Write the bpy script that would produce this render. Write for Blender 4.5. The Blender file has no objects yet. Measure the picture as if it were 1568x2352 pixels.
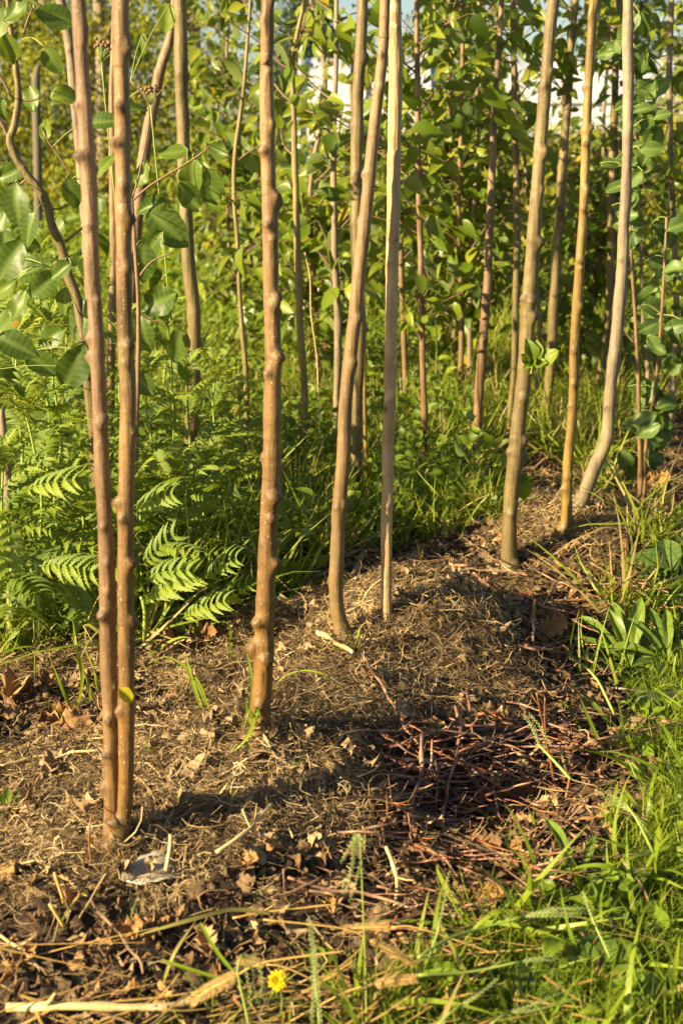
import bpy, math, random
import numpy as np
from mathutils import Vector
R = math.radians
random.seed(7); rng = np.random.default_rng(7)
S = bpy.context.scene
COL = S.collection

# ------------------------------------------------------------------ camera
H = 0.86; PITCH = R(14.85); FPX = 3267.0     # camera height, downward pitch, focal length in units of a 1568x2352 picture
cam_d = bpy.data.cameras.new('camera'); cam = bpy.data.objects.new('camera', cam_d); COL.objects.link(cam)
cam.location = (0, 0, H); cam.rotation_euler = (math.pi/2 - PITCH, 0, 0)
cam_d.sensor_fit = 'VERTICAL'; cam_d.sensor_height = 36; cam_d.lens = 50.0
cam_d.clip_start = 0.02; cam_d.clip_end = 2000
cam_d.dof.use_dof = True; cam_d.dof.focus_distance = 2.25; cam_d.dof.aperture_fstop = 8.0
S.camera = cam
# ------------------------------------------------------------------ world, sun, exposure
SUN_EL = 23.0; SUN_AZ = -121.0     # azimuth of the sun measured clockwise from +Y (camera looks along +Y)
w = bpy.data.worlds.new("World"); S.world = w; w.use_nodes = True
nt = w.node_tree; bg = nt.nodes['Background']
sky = nt.nodes.new('ShaderNodeTexSky'); sky.sky_type = 'NISHITA'; sky.sun_disc = False
sky.sun_elevation = R(SUN_EL); sky.sun_rotation = R(SUN_AZ); sky.dust_density = 1.0
nt.links.new(sky.outputs[0], bg.inputs[0]); bg.inputs[1].default_value = 0.045
sl = bpy.data.lights.new('sun', 'SUN'); sun = bpy.data.objects.new('sun', sl); COL.objects.link(sun)
sl.energy = 5.0; sl.angle = R(0.5); sl.color = (1.0, 0.80, 0.47)
sd = Vector((math.sin(R(SUN_AZ))*math.cos(R(SUN_EL)), math.cos(R(SUN_AZ))*math.cos(R(SUN_EL)), math.sin(R(SUN_EL))))
sun.rotation_euler = sd.to_track_quat('Z', 'Y').to_euler(); sun.location = (-6, -4, 5)
S.view_settings.view_transform = 'Standard'; S.view_settings.look = 'None'
S.view_settings.exposure = 1.68; S.view_settings.gamma = 1

# ------------------------------------------------------------------ projection helpers (picture units -> world)
CP, SP = math.cos(PITCH), math.sin(PITCH)
def ray(px, py):
    a = (px-784)/FPX; b = (py-1176)/FPX
    return np.array([a, CP - b*SP, -SP - b*CP])
def at(px, py, y):                      # the point seen there that stands in the vertical plane at distance y
    d = ray(px, py); t = y/d[1]
    return np.array([0, 0, H]) + d*t, t
def flat(px, py):
    d = ray(px, py); t = -H/d[2]; return d[0]*t, d[1]*t

# ------------------------------------------------------------------ noise and the ground's height
_tab = np.random.default_rng(3).random((256, 256))
def vnoise(x, y):
    x = np.asarray(x, float); y = np.asarray(y, float)
    xi = np.floor(x).astype(int); yi = np.floor(y).astype(int); fx = x-xi; fy = y-yi
    fx = fx*fx*(3-2*fx); fy = fy*fy*(3-2*fy)
    g = lambda i, j: _tab[i & 255, j & 255]
    return (g(xi, yi)*(1-fx)+g(xi+1, yi)*fx)*(1-fy) + (g(xi, yi+1)*(1-fx)+g(xi+1, yi+1)*fx)*fy
BUMPS = [(1010, 1490, .20, .085), (880, 1440, .16, .03), (650, 1800, .22, .06), (250, 1960, .22, .035), (1300, 1260, .26, .08),
         (1060, 1830, .13, -.045), (1350, 1480, .2, -.05), (1290, 1700, .25, -.04), (1600, 1900, .3, .03), (60, 1640, .12, -.02),
         (950, 2200, .2, -.01), (780, 1600, .2, .035)]
BUMPS = [flat(a, b) + (c, d*1.25) for a, b, c, d in BUMPS]
def hgt(x, y):
    x = np.asarray(x, float); y = np.asarray(y, float)
    z = 0*x
    for bx, by, r, a in BUMPS: z = z + a*np.exp(-((x-bx)**2+(y-by)**2)/(r*r))
    near = 1/(1+np.exp((y-6)*1.2))
    z = z + near*((vnoise(x*9+50, y*9+50)-.5)*.022 + (vnoise(x*27+9, y*27+5)-.5)*.010 + (vnoise(x*80+3, y*80+8)-.5)*.004)
    z = z + (vnoise(x*.35+7, y*.35+9)-.5)*.14*(1-near)
    return z
def ground(px, py):
    d = ray(px, py); t = -H/d[2]
    for _ in range(25):
        z = float(hgt(d[0]*t, d[1]*t)); t = .5*t + .5*(z-H)/d[2]
    return np.array([d[0]*t, d[1]*t, float(hgt(d[0]*t, d[1]*t))])
def wpoly(pts):                          # a zone of the ground outlined in the plane z=0
    return np.array([flat(a, b) for a, b in pts])
def inside(P, x, y):
    c = np.zeros(np.shape(x), bool); n = len(P); j = n-1
    for i in range(n):
        xi, yi = P[i]; xj, yj = P[j]
        k = ((yi > y) != (yj > y)) & (x < (xj-xi)*(y-yi)/((yj-yi) or 1e-9)+xi); c ^= k; j = i
    return c
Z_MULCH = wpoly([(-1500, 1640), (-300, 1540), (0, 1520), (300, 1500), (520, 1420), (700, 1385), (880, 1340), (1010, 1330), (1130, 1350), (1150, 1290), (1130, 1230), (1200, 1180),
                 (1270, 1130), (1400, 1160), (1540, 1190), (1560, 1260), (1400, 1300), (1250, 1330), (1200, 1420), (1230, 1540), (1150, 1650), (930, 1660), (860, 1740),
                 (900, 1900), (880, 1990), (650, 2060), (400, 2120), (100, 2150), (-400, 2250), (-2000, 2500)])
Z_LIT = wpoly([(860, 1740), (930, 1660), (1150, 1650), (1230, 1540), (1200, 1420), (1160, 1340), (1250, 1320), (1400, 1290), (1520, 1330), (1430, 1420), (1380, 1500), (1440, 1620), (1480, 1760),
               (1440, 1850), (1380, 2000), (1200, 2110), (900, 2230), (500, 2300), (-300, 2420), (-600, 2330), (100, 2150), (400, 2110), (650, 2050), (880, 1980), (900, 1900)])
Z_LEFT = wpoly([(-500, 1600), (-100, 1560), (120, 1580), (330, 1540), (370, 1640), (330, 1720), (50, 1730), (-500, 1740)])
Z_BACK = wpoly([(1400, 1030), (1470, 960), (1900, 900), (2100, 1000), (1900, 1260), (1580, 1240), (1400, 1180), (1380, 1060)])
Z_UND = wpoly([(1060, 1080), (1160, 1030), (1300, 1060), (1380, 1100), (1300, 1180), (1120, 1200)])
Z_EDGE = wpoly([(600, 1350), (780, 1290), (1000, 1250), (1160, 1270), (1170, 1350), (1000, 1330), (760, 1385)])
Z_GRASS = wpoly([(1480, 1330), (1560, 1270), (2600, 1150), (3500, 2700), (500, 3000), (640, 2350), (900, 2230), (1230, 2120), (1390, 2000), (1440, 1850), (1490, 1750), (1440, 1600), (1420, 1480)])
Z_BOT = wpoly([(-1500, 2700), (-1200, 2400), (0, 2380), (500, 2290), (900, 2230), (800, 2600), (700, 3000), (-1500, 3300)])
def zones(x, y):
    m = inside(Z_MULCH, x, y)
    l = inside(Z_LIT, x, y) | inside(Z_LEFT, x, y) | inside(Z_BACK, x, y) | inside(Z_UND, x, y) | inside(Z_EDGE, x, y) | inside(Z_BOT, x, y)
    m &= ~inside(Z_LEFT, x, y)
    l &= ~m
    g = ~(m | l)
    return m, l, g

# ------------------------------------------------------------------ materials
def nd(t, typ, **kw):
    n = t.nodes.new(typ)
    for k, v in kw.items(): setattr(n, k, v)
    return n
def new_mat(name):
    m = bpy.data.materials.new(name); m.use_nodes = True; t = m.node_tree
    return m, t, t.nodes['Principled BSDF'], t.nodes['Material Output']
def ramp(t, stops, fac):
    r = nd(t, 'ShaderNodeValToRGB'); e = r.color_ramp.elements
    while len(e) > 1: e.remove(e[0])
    e[0].position = stops[0][0]; e[0].color = (*stops[0][1], 1)
    for p, c in stops[1:]:
        q = e.new(p); q.color = (*c, 1)
    t.links.new(fac, r.inputs[0]); return r.outputs[0]
def noise(t, scale, detail=3, vec=None, rough=.5):
    n = nd(t, 'ShaderNodeTexNoise'); n.inputs['Scale'].default_value = scale; n.inputs['Detail'].default_value = detail
    n.inputs['Roughness'].default_value = rough
    if vec is not None: t.links.new(vec, n.inputs['Vector'])
    return n.outputs[0]
def mixc(t, fac, a, b, mode='MIX'):
    m = nd(t, 'ShaderNodeMix'); m.data_type = 'RGBA'; m.blend_type = mode
    for s, v in ((m.inputs[0], fac), (m.inputs[6], a), (m.inputs[7], b)):
        if isinstance(v, (int, float)): s.default_value = v
        elif isinstance(v, tuple): s.default_value = (*v, 1)
        else: t.links.new(v, s)
    return m.outputs[2]
def mth(t, op, a, b=None, c=None):
    m = nd(t, 'ShaderNodeMath'); m.operation = op
    for i, v in enumerate((a, b, c)):
        if v is None: continue
        if isinstance(v, (int, float)): m.inputs[i].default_value = v
        else: t.links.new(v, m.inputs[i])
    return m.outputs[0]
def bump(t, b, h, dist, strength=1):
    n = nd(t, 'ShaderNodeBump'); n.inputs['Distance'].default_value = dist; n.inputs['Strength'].default_value = strength
    t.links.new(h, n.inputs['Height']); t.links.new(n.outputs[0], b.inputs['Normal'])
def coords(t, sc=(1, 1, 1)):
    tc = nd(t, 'ShaderNodeTexCoord'); mp = nd(t, 'ShaderNodeMapping'); mp.inputs['Scale'].default_value = sc
    t.links.new(tc.outputs['Object'], mp.inputs[0]); return mp.outputs[0]
def attr(t, name='rnd'):
    a = nd(t, 'ShaderNodeAttribute'); a.attribute_name = name; return a.outputs['Fac']

def leafy(name, stops, trans=.35, rough=.45, under=None, vein=0, spot=0, tcol=None):
    m, t, b, out = new_mat(name)
    c = ramp(t, stops, attr(t))
    v = coords(t)
    nz = noise(t, 60, 2, v)
    c = mixc(t, mth(t, 'MULTIPLY', nz, .5), c, mixc(t, .6, c, (.02, .03, .005)))
    if spot:
        sp = mth(t, 'GREATER_THAN', noise(t, 45, 3, v, .65), .70)
        c = mixc(t, sp, c, (.05, .022, .008))
        sp2 = mth(t, 'GREATER_THAN', noise(t, 17, 1, v), .79)
        c = mixc(t, sp2, c, (.45, .10, .01))
    if under:
        g = nd(t, 'ShaderNodeNewGeometry'); c = mixc(t, mth(t, 'MULTIPLY', g.outputs['Backfacing'], .6), c, under)
    if vein:
        vv = attr(t, 'vein'); c = mixc(t, mth(t, 'MULTIPLY', vv, .6), c, (.22, .30, .07))
    t.links.new(c, b.inputs['Base Color']); b.inputs['Roughness'].default_value = rough
    b.inputs['Specular IOR Level'].default_value = .28
    if trans:
        tr = nd(t, 'ShaderNodeBsdfTranslucent')
        tc = mixc(t, .55, c, tcol or (.42, .48, .02)); t.links.new(tc, tr.inputs[0])
        mx = nd(t, 'ShaderNodeMixShader'); mx.inputs[0].default_value = trans
        t.links.new(b.outputs[0], mx.inputs[1]); t.links.new(tr.outputs[0], mx.inputs[2]); t.links.new(mx.outputs[0], out.inputs[0])
    return m
def bark(name, lo, hi, dark, speck, dens=240, sth=.16, rough=.42, grain=1.0, blotch=None):
    m, t, b, out = new_mat(name)
    v = coords(t); vs = coords(t, (1, 1, .35)); vg = coords(t, (1, 1, .12))
    sep = nd(t, 'ShaderNodeSeparateXYZ'); t.links.new(v, sep.inputs[0])
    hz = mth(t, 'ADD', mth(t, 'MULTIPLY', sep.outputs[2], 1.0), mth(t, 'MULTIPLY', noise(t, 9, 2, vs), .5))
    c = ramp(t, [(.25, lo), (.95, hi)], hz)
    nn = nd(t, 'ShaderNodeMapRange'); nn.inputs[1].default_value = .38; nn.inputs[2].default_value = .66; t.links.new(noise(t, 26, 5, vs, .65), nn.inputs[0])
    c = mixc(t, mth(t, 'MULTIPLY', nn.outputs[0], .85), c, dark)
    c = mixc(t, mth(t, 'MULTIPLY', noise(t, 160, 3, vg, .6), .45), c, dark)
    n2 = nd(t, 'ShaderNodeMapRange'); n2.inputs[1].default_value = .56; n2.inputs[2].default_value = .66; t.links.new(noise(t, 75, 4, coords(t, (1, 1, 1.8)), .7), n2.inputs[0])
    c = mixc(t, mth(t, 'MULTIPLY', n2.outputs[0], .55), c, dark)
    n3 = nd(t, 'ShaderNodeMapRange'); n3.inputs[1].default_value = .55; n3.inputs[2].default_value = .7; t.links.new(noise(t, 14, 3, vs, .6), n3.inputs[0])
    c = mixc(t, mth(t, 'MULTIPLY', n3.outputs[0], .35), c, (.20, .19, .07))
    if blotch: c = mixc(t, mth(t, 'MULTIPLY', mth(t, 'GREATER_THAN', noise(t, 22, 2, v), .62), .6), c, blotch)
    vo = nd(t, 'ShaderNodeTexVoronoi'); vo.inputs['Scale'].default_value = dens; t.links.new(coords(t, (1, 1, .55)), vo.inputs['Vector'])
    rn = nd(t, 'ShaderNodeSeparateColor'); t.links.new(vo.outputs['Color'], rn.inputs[0])
    thr = mth(t, 'MULTIPLY', rn.outputs[0], sth*1.9)
    dot = mth(t, 'LESS_THAN', vo.outputs['Distance'], thr)
    dot = mth(t, 'MULTIPLY', dot, mth(t, 'GREATER_THAN', rn.outputs[1], .45))
    c = mixc(t, mth(t, 'MULTIPLY', dot, mth(t, 'MULTIPLY', noise(t, 18, 1, v), 1.2)), c, speck)
    c = mixc(t, attr(t, 'knot'), c, (.038, .020, .010)); b.inputs['Specular IOR Level'].default_value = .35
    t.links.new(c, b.inputs['Base Color'])
    b.inputs['Roughness'].default_value = rough
    hh = mth(t, 'ADD', mth(t, 'MULTIPLY', noise(t, 140, 4, vg), grain), mth(t, 'MULTIPLY', dot, .5))
    hh = mth(t, 'ADD', hh, mth(t, 'MULTIPLY', noise(t, 500, 2, v), .25))
    bump(t, b, hh, .0022)
    return m
def plain(name, stops, rough=.8, sc=40, bd=.001, vs=(1, 1, 1)):
    m, t, b, out = new_mat(name)
    v = coords(t, vs)
    c = ramp(t, stops, mth(t, 'ADD', attr(t), mth(t, 'MULTIPLY', mth(t, 'SUBTRACT', noise(t, sc, 4, v, .6), .5), .7)))
    t.links.new(c, b.inputs['Base Color']); b.inputs['Roughness'].default_value = rough
    bump(t, b, noise(t, sc*4, 3, v), bd); return m

M = {}
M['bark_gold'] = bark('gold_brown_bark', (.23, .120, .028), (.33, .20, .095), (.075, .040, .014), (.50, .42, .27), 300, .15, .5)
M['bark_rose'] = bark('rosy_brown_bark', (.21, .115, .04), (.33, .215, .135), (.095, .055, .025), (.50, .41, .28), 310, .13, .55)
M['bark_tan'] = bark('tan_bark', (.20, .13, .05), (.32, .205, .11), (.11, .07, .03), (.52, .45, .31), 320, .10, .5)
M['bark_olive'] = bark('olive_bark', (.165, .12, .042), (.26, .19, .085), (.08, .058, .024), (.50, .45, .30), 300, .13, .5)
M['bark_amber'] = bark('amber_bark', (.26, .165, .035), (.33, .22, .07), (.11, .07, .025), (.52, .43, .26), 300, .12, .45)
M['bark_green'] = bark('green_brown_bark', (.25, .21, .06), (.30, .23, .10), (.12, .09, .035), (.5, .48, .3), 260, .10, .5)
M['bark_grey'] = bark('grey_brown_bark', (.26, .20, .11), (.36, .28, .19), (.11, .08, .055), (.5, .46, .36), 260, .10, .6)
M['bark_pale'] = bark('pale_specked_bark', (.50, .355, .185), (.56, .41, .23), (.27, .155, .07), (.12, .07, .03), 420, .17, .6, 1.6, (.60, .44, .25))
M['twig_red'] = plain('red_brown_twig', [(0, (.065, .034, .022)), (.45, (.18, .088, .055)), (.8, (.30, .15, .088)), (1, (.40, .27, .17))], .5, 90, .0004)
M['twig_orange'] = plain('orange_red_twig', [(0, (.17, .06, .025)), (1, (.34, .13, .05))], .5, 90, .0004)
M['twig_bark'] = plain('rough_brown_twig', [(0, (.09, .055, .03)), (1, (.26, .17, .09))], .8, 90, .001)
M['cut'] = plain('cut_wood', [(0, (.5, .34, .16)), (1, (.6, .42, .22))], .8, 90, .0004)
M['straw'] = plain('pale_straw', [(0, (.42, .29, .12)), (.6, (.55, .40, .19)), (1, (.66, .53, .30))], .55, 60, .0005, (1, 1, 1))
M['straw_gold'] = plain('golden_straw', [(0, (.36, .21, .05)), (1, (.52, .34, .10))], .5, 60, .0005)
M['petiole'] = plain('green_petiole', [(0, (.22, .28, .05)), (1, (.36, .36, .10))], .5, 60, .0002)
M['young_twig'] = plain('young_brown_twig', [(0, (.13, .075, .04)), (1, (.22, .13, .07))], .5, 80, .0003)
M['stem_green'] = plain('green_stem', [(0, (.16, .24, .03)), (1, (.28, .36, .07))], .5, 60, .0002)
M['mulch'] = plain('dry_mulch', [(0, (.025, .015, .007)), (.28, (.095, .058, .024)), (.50, (.235, .150, .060)), (.73, (.41, .29, .125)), (1, (.62, .49, .28))], .75, 70, .0006)
M['crumb'] = plain('mulch_crumbs', [(0, (.02, .012, .006)), (.35, (.09, .055, .024)), (.7, (.23, .15, .068)), (1, (.40, .28, .14))], .85, 90, .0006)
M['litter'] = plain('dead_leaves', [(0, (.04, .02, .009)), (.4, (.12, .062, .023)), (.75, (.25, .135, .05)), (1, (.42, .26, .11))], .8, 45, .0012)
M['litter_w'] = plain('warm_dead_leaves', [(0, (.10, .045, .012)), (.5, (.23, .11, .028)), (1, (.38, .21, .06))], .7, 40, .001)
M['litter_tan'] = plain('tan_dead_leaves', [(0, (.18, .115, .055)), (1, (.34, .23, .12))], .75, 40, .001)
M['leaf_grey'] = plain('weathered_grey_leaf', [(0, (.16, .13, .11)), (.4, (.40, .35, .28)), (1, (.50, .44, .36))], .5, 14, .0008)
M['leaf_pear'] = leafy('pear_leaf', [(0, (.03, .07, .010)), (.35, (.06, .115, .014)), (.7, (.13, .19, .018)), (1, (.26, .31, .03))], .36, .42, (.15, .20, .09), 1, 1)
M['leaf_mid'] = leafy('orchard_leaf', [(0, (.045, .085, .010)), (.35, (.13, .20, .015)), (.75, (.29, .34, .028)), (.95, (.36, .36, .04)), (1, (.48, .33, .02))], .42, .36, (.19, .24, .11))
M['leaf_blue'] = leafy('grey_green_leaf', [(0, (.035, .08, .02)), (1, (.10, .17, .035))], .25, .45, (.16, .22, .13), 1)
M['leaf_far'] = leafy('hedge_leaf', [(0, (.16, .18, .012)), (.5, (.36, .34, .025)), (.85, (.48, .42, .045)), (1, (.54, .40, .05))], .42, .5, (.22, .25, .10))
M['leaf_dark'] = leafy('conifer_needles', [(0, (.02, .045, .03)), (1, (.05, .09, .05))], .15, .5)
M['tansy'] = leafy('fern_leaf', [(0, (.09, .16, .014)), (.4, (.19, .28, .022)), (.85, (.30, .37, .03)), (1, (.38, .42, .04))], .42, .5, (.16, .24, .08), 1)
M['grass'] = leafy('grass_blade', [(0, (.08, .15, .010)), (.5, (.21, .30, .020)), (.82, (.31, .38, .038)), (.90, (.36, .34, .08)), (1, (.44, .34, .14))], .40, .42)
M['grass_far'] = leafy('meadow_grass', [(0, (.13, .20, .010)), (.5, (.25, .35, .022)), (.9, (.35, .42, .045)), (1, (.44, .40, .12))], .45, .5)
M['weed'] = leafy('weed_leaf', [(0, (.07, .13, .010)), (.6, (.17, .25, .02)), (1, (.28, .34, .035))], .38, .45, (.15, .22, .09), 0)
M['plantain'] = leafy('plantain_leaf', [(0, (.07, .13, .015)), (1, (.17, .25, .03))], .30, .38, None, 1)
M['yellow_leaf'] = leafy('yellowing_leaf', [(0, (.20, .28, .02)), (.5, (.50, .42, .02)), (1, (.55, .25, .02))], .35, .5)
M['seed'] = leafy('green_seed_head', [(0, (.22, .30, .08)), (1, (.42, .46, .20))], .3, .6)
M['foxtail'] = plain('foxtail_bristle', [(0, (.38, .22, .06)), (1, (.60, .42, .16))], .7, 60, .0002)
M['petal_y'] = leafy('yellow_petal', [(0, (.75, .55, .01)), (1, (.85, .68, .02))], .3, .5, tcol=(.9, .7, .02))
M['petal_w'] = leafy('white_petal', [(0, (.75, .75, .62)), (1, (.82, .82, .74))], .3, .5, tcol=(.8, .8, .6))
M['brown_head'] = plain('brown_seed_head', [(0, (.10, .05, .025)), (1, (.26, .14, .07))], .8, 60, .001)
M['wood_post'] = plain('weathered_wood', [(0, (.09, .075, .05)), (1, (.17, .14, .10))], .9, 12, .003, (1, 1, .1))
M['film'] = plain('polytunnel_film', [(0, (.34, .36, .41)), (1, (.45, .47, .51))], .35, .6, .01)
M['metal'] = plain('galvanised_tube', [(0, (.42, .42, .42)), (1, (.55, .55, .55))], .4, 9, .0005)
def ground_mat():
    m, t, b, out = new_mat('soil')
    v = coords(t)
    n1 = noise(t, 55, 5, v, .7); n2 = noise(t, 260, 4, v, .6); n3 = noise(t, 5, 3, v)
    ff = mth(t, 'ADD', mth(t, 'MULTIPLY', n1, .6), mth(t, 'MULTIPLY', n2, .4))
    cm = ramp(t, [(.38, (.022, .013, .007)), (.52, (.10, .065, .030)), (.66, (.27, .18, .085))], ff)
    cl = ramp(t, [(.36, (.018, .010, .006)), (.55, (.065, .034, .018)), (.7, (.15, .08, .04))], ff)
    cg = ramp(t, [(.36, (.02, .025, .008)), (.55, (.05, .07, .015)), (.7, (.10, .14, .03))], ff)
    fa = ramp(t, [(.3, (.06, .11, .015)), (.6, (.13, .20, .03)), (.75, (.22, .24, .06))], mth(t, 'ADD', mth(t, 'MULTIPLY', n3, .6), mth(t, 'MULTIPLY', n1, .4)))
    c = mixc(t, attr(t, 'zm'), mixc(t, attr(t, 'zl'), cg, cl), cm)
    sep = nd(t, 'ShaderNodeSeparateXYZ'); t.links.new(v, sep.inputs[0])
    far = nd(t, 'ShaderNodeMapRange'); far.inputs[1].default_value = 5; far.inputs[2].default_value = 9; t.links.new(sep.outputs[1], far.inputs[0])
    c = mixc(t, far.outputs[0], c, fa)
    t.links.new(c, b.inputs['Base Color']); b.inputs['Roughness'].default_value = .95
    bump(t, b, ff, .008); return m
M['soil'] = ground_mat()

# ------------------------------------------------------------------ mesh helpers
def link(name, V, loops, sizes, mat, parent=None, attrs=None, smooth=True, mats=None, midx=None):
    me = bpy.data.meshes.new(name)
    V = np.asarray(V, np.float32); loops = np.asarray(loops, np.int32); sizes = np.asarray(sizes, np.int32)
    me.vertices.add(len(V)); me.vertices.foreach_set('co', V.ravel())
    me.loops.add(len(loops)); me.loops.foreach_set('vertex_index', loops)
    me.polygons.add(len(sizes)); st = np.zeros(len(sizes), np.int32); st[1:] = np.cumsum(sizes)[:-1]
    me.polygons.foreach_set('loop_start', st); me.polygons.foreach_set('loop_total', sizes)
    if smooth: me.polygons.foreach_set('use_smooth', np.ones(len(sizes), bool))
    for k, a in (attrs or {}).items():
        at_ = me.attributes.new(k, 'FLOAT', 'POINT'); at_.data.foreach_set('value', np.asarray(a, np.float32))
    for m_ in (mats or [mat]): me.materials.append(m_)
    if midx is not None: me.polygons.foreach_set('material_index', np.asarray(midx, np.int32))
    me.update(calc_edges=True); me.validate()
    o = bpy.data.objects.new(name, me); COL.objects.link(o)
    if parent: o.parent = parent
    return o
class MB:                                 # collects pieces of ONE part
    def __init__(s): s.V = []; s.L = []; s.Z = []; s.A = {}; s.n = 0; s.M = []
    def add(s, V, F, mi=0, **at_):
        V = np.asarray(V, float); s.V.append(V)
        if isinstance(F, tuple): L, Z = F
        else: L = np.concatenate([np.asarray(f) for f in F]); Z = np.array([len(f) for f in F])
        s.L.append(L+s.n); s.Z.append(Z); s.M.append(np.full(len(Z), mi))
        for k in ('rnd', 'knot', 'vein'):
            a = at_.get(k, .5 if k == 'rnd' else 0.); a = np.full(len(V), a) if np.ndim(a) == 0 else a
            s.A.setdefault(k, []).append(a)
        s.n += len(V)
    def build(s, name, mat, parent=None, mats=None, local=None):
        V = np.concatenate(s.V)
        if local is not None: V = V-np.asarray(local)
        return link(name, V, np.concatenate(s.L), np.concatenate(s.Z), mat, parent, {k: np.concatenate(a) for k, a in s.A.items()}, mats=mats, midx=np.concatenate(s.M))
def tag(o, label=None, cat=None, group=None, kind=None):
    if label: o['label'] = label
    if cat: o['category'] = cat
    if group: o['group'] = group
    if kind: o['kind'] = kind
    return o
def empty(name, loc, label, cat, group=None):
    o = bpy.data.objects.new(name, None); COL.objects.link(o); o.location = [float(v) for v in loc]; o.empty_display_size = .05
    return tag(o, label, cat, group)
def norm(v): return v/np.maximum(np.linalg.norm(v, axis=-1, keepdims=True), 1e-9)
def smooth_path(P, step, Rr=None):        # Catmull-Rom through P, resampled about every `step`
    P = np.asarray(P, float); Q = np.vstack([2*P[0]-P[1], P, 2*P[-1]-P[-2]])
    out = []
    for i in range(1, len(Q)-2):
        n = max(2, int(np.linalg.norm(Q[i+1][:3]-Q[i][:3])/step))
        t = np.linspace(0, 1, n, endpoint=False)[:, None]
        a, b, c, d = Q[i-1], Q[i], Q[i+1], Q[i+2]
        out.append(.5*((2*b)+(-a+c)*t+(2*a-5*b+4*c-d)*t*t+(-a+3*b-3*c+d)*t**3))
    out.append(P[-1][None]); return np.vstack(out)
def tube(P, r, n=8, cap=True):
    P = np.asarray(P, float); r = np.full(len(P), r) if np.ndim(r) == 0 else np.asarray(r)
    T = norm(np.gradient(P, axis=0)); ref = np.array([0.31, 1, .17]) if abs(T[0][1]) < .9 else np.array([1., .2, .1])
    U = norm(np.cross(T, ref)); W = np.cross(T, U)
    a = np.arange(n)*2*math.pi/n
    V = P[:, None]+r[:, None, None]*(U[:, None]*np.cos(a)[None, :, None]+W[:, None]*np.sin(a)[None, :, None])
    V = V.reshape(-1, 3); m = len(P)
    i = np.arange(m-1)[:, None]*n; j = np.arange(n)[None]; k = (j+1) % n
    Q = np.stack([i+j, i+n+j, i+n+k, i+k], -1).reshape(-1)
    Q = np.stack([i+j, i+k, i+n+k, i+n+j], -1).reshape(-1)
    Z = np.full((m-1)*n, 4)
    if cap:
        Q = np.concatenate([Q, np.arange(n)[::-1], (m-1)*n+np.arange(n)]); Z = np.concatenate([Z, [n, n]])
    return V, (Q, Z)
def tile(T, pos, X, Y, Zv, sc):           # copies of a template (V,(L,Z)) with own frames -> arrays
    V, (L, Z) = T; N = len(pos); sc = np.asarray(sc)
    if sc.ndim == 1: sc = np.repeat(sc[:, None], 3, 1)
    A = (V[None]*sc[:, None])
    W = A[..., 0:1]*X[:, None]+A[..., 1:2]*Y[:, None]+A[..., 2:3]*Zv[:, None]+pos[:, None]
    LL = (L[None]+(np.arange(N)*len(V))[:, None]).reshape(-1)
    return W.reshape(-1, 3), (LL, np.tile(Z, N))
def frames(d, up):                        # Y along d, Z close to up
    Y = norm(d); X = norm(np.cross(Y, up)); Z = np.cross(X, Y); return X, Y, Z
def put(mb, T, pos, d, up, sc, rnd, mi=0, veins=None):
    X, Y, Z = frames(d, up); V, F = tile(T, pos, X, Y, Z, sc)
    mb.add(V, F, mi, rnd=np.repeat(rnd, len(T[0])), vein=np.tile(veins, len(pos)) if veins is not None else 0.)

# templates --------------------------------------------------------------
def leaf_tpl(rows=6, half=1, w=.36, bend=.25, fold=.25, wav=0., tip=1.0, peak=.4, seed=0, ser=0.):
    r = np.random.default_rng(seed); V = []; vein = []
    cols = 2*half+1
    for k in range(rows+1):
        t = k/rows
        ww = w*(math.sin(math.pi*min(1, t**(math.log(.5)/math.log(peak)))))**.75 + (0.0 if 0 < k < rows else .004)
        ww *= (1-.25*t*tip); ww = max(ww, .006)
        if ser: ww *= 1-ser*(k % 2)
        for j in range(-half, half+1):
            s = j/half; x = ww*s*(1+wav*(1.4 if half == 3 else 2.5)*math.sin(k*(.9 if half == 3 else 2.1)+j+seed))
            z = fold*abs(x) - bend*t*t + wav*math.sin(t*9+j*1.7+seed)*abs(s) + wav*.6*math.sin(t*5+seed*2)
            V.append((x, t+(.09*abs(s)*math.sin(math.pi*t) if half > 1 else 0), z)); vein.append(1.0 if j == 0 else (.35 if half > 1 and k % 2 == 0 else 0.0))
    F = []
    for k in range(rows):
        for j in range(cols-1):
            a = k*cols+j; F.append([a, a+1, a+cols+1, a+cols])
    return (np.array(V, float), (np.concatenate(F), np.full(len(F), 4))), np.array(vein)
LEAF = [leaf_tpl(6, 1, .30, b, f, .0, 1, .42, i) for i, (b, f) in enumerate([(.12, .35), (.35, .5), (-.05, .25), (.55, .3), (.25, .9)])]
LEAFW = [leaf_tpl(16, 3, .35, b, f, wv, .6, .42, i) for i, (b, f, wv) in enumerate([(.15, .25, .025), (.35, .4, .04), (.05, .15, .03), (.5, .5, .04), (-.15, .3, .05)])]
LEAFS = [leaf_tpl(3, 1, .3, .2, .3, 0, 1, .45, i) for i in range(2)]
CURL = [leaf_tpl(7, 2, .32, b, f, wv, .5, .45, i) for i, (b, f, wv) in enumerate([(.5, 1.2, .16), (-.6, -.9, .2), (.2, 1.9, .14), (-.2, .7, .24), (.9, .4, .2), (.1, -1.6, .15)])]
LANCE = [leaf_tpl(9, 2, .11, b, .5, .01, .4, .5, i) for i, b in enumerate([.2, .5, .8])]
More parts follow.
